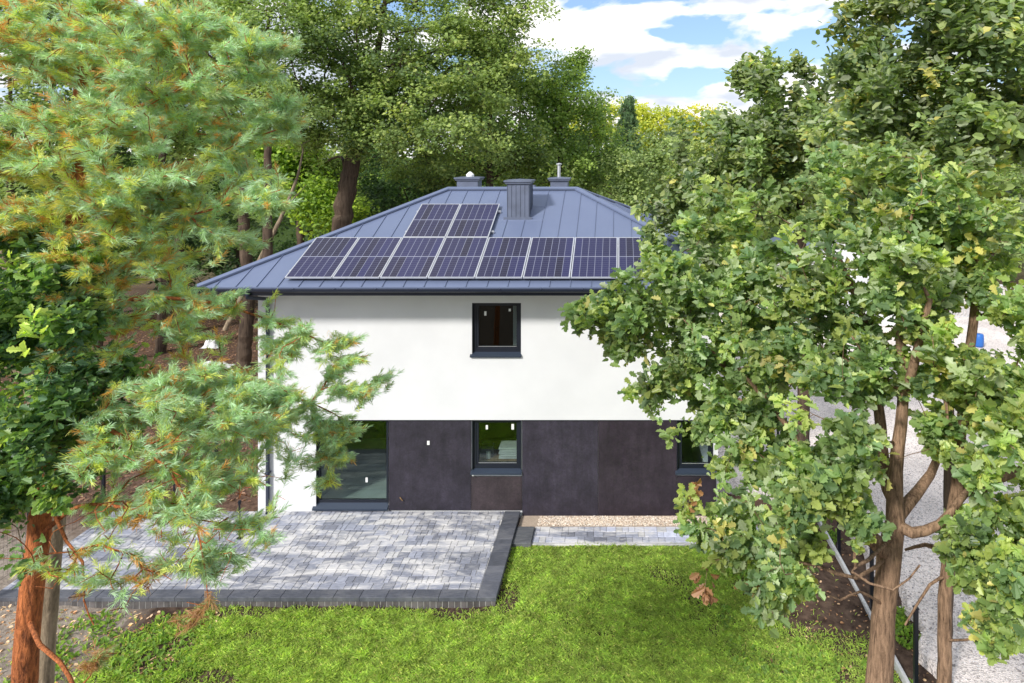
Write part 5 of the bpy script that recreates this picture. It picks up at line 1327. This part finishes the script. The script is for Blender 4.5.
for (cx, cy, rx, ry) in ((-8.3, 12.5, .5, .22), (-2.9, 12.5, .55, .18), (-2.1, 12.9, .22, .5), (-6.9, 12.45, .5, .14), (-7.6, 11.4, .4, .5), (-6.6, 10.9, .5, .25)):
    keep &= ~((((gx_-cx)/rx)**2+((gy_-cy)/ry)**2 < 1) & (rs.random(n) < .85))
gx_, gy_, nz = gx_[keep], gy_[keep], nz[keep]; n = len(gx_)
gz_ = gheight(gx_, gy_)-.005
b0 = np.stack([gx_, gy_, gz_], -1)
patch = vnoise(gx_+20, gy_+3, 6.0, 3); leafy = vnoise(gx_+20, gy_, 9.0, 7)
hgt = rs.uniform(.04, .085, n)*(.7+.7*patch)
tall = (gy_ > 14.35); hgt = np.where(tall, hgt*1.25, hgt)
an = rs.uniform(0, 6.28, n); ln_ = rs.uniform(.25, 1.1, n)
d = np.stack([np.cos(an)*ln_, np.sin(an)*ln_, np.ones(n)], -1); d = unit(d)
s_ = np.stack([-np.sin(an), np.cos(an), np.zeros(n)], -1)*(rs.uniform(.0045, .008, n))[:, None]
mid = b0+d*(hgt*.6)[:, None]; tip = b0+d*hgt[:, None]+np.stack([np.cos(an), np.sin(an), -.3*np.ones(n)], -1)*(hgt*.35)[:, None]
V = np.stack([b0-s_*.6, b0+s_*.6, mid+s_, tip, mid-s_], 1).reshape(-1, 3)
loops = (np.array([0, 1, 2, 3, 4])[None]+(np.arange(n)*5)[:, None]).reshape(-1)
pal = np.array([(.185, .245, .06), (.225, .28, .07), (.145, .205, .05), (.27, .31, .09), (.33, .31, .14)])
ci = rs.choice(5, n, p=[.32, .28, .24, .13, .03])
colr = pal[ci]*rs.uniform(.7, 1.3, (n, 1))*(.72+.5*leafy)[:, None]
o = npmesh('lawn_grass', V, loops, np.full(n, 5), M['grass'], col=np.repeat(colr, 5, 0)); tag(o, 'short bright green grass of the lawn in front of the terrace', 'grass', kind='stuff')
# weeds along the kerb and fallen leaves on soil
def litter(nm, lab, n, box, sz, pal, seed, cat='leaves'):
    rs = np.random.default_rng(seed)
    x = rs.uniform(box[0], box[1], n); y = rs.uniform(box[2], box[3], n)
    b = np.stack([x, y, gheight(x, y)+.012], -1) if box[2] < 16 else np.stack([x, y, np.full(n, GZ-.015)], -1)
    V, Lp, T_, k = leaves_mesh(b, rs.normal(size=(n, 3))*np.array([1, 1, .15]), rs.normal(0, .3, (n, 3))+np.array([0, 0, 1]), rs.uniform(.6, 1.3, n)*sz, SIMT)
    c = np.array(pal)[rs.integers(0, len(pal), n)]*rs.uniform(.7, 1.2, (n, 1))
    o = npmesh(nm, V, Lp, T_, M['farleaf'], col=np.repeat(c, k, 0)); tag(o, lab, cat, kind='stuff')
litter('fallen_leaves', 'dry brown leaves scattered over the sandy soil at the lower left', 1300, (-12.5, -7.2, 9.5, 12.6), .07, [(.30, .17, .09), (.42, .30, .20), (.18, .10, .06)], 81)
litter('fallen_leaves', 'dry leaves on the dark soil beside the driveway kerb', 500, (2.3, 5.2, 10, 15), .06, [(.22, .12, .07), (.32, .22, .14), (.12, .07, .045)], 82)
litter('leaf_litter', 'reddish brown leaf litter on the woodland floor left of the house', 26000, (-26, -8.6, 16.5, 42), .10, [(.15, .085, .06), (.20, .125, .09), (.10, .055, .04), (.12, .075, .05)], 83)
def weeds(nm, lab, n, box, seed):
    rs = np.random.default_rng(seed); x = rs.uniform(box[0], box[1], n); y = rs.uniform(box[2], box[3], n)
    k = vnoise(x+20, y, 1.6, 12) > .55; x, y = x[k], y[k]; n = len(x)
    b = np.stack([x, y, gheight(x, y)+.01], -1)
    V, Lp, T_, k = leaves_mesh(b, rs.normal(size=(n, 3))*np.array([1, 1, .3])+np.array([0, 0, .8]), rs.normal(0, .5, (n, 3))+np.array([0, 0, .6]), rs.uniform(.05, .11, n), SIMT)
    c = np.array([(.10, .17, .03), (.14, .21, .035), (.08, .13, .03)])[rs.integers(0, 3, n)]
    o = npmesh(nm, V, Lp, T_, M['grass'], col=np.repeat(c, k, 0)); tag(o, lab, 'weeds', kind='stuff')
weeds('weeds', 'low green weeds along the kerb under the driveway fence', 6000, (4.58, 5.2, 9.6, 18), 91)
weeds('weeds', 'patchy green weeds on the dark soil below the oak', 3500, (1.8, 4.4, 10.2, 14.4), 92)
weeds('weeds', 'sparse weeds on the sandy soil at the lower left', 2500, (-9.8, -6.8, 9.7, 12.5), 93)
print('OBJS', len(bpy.data.objects))
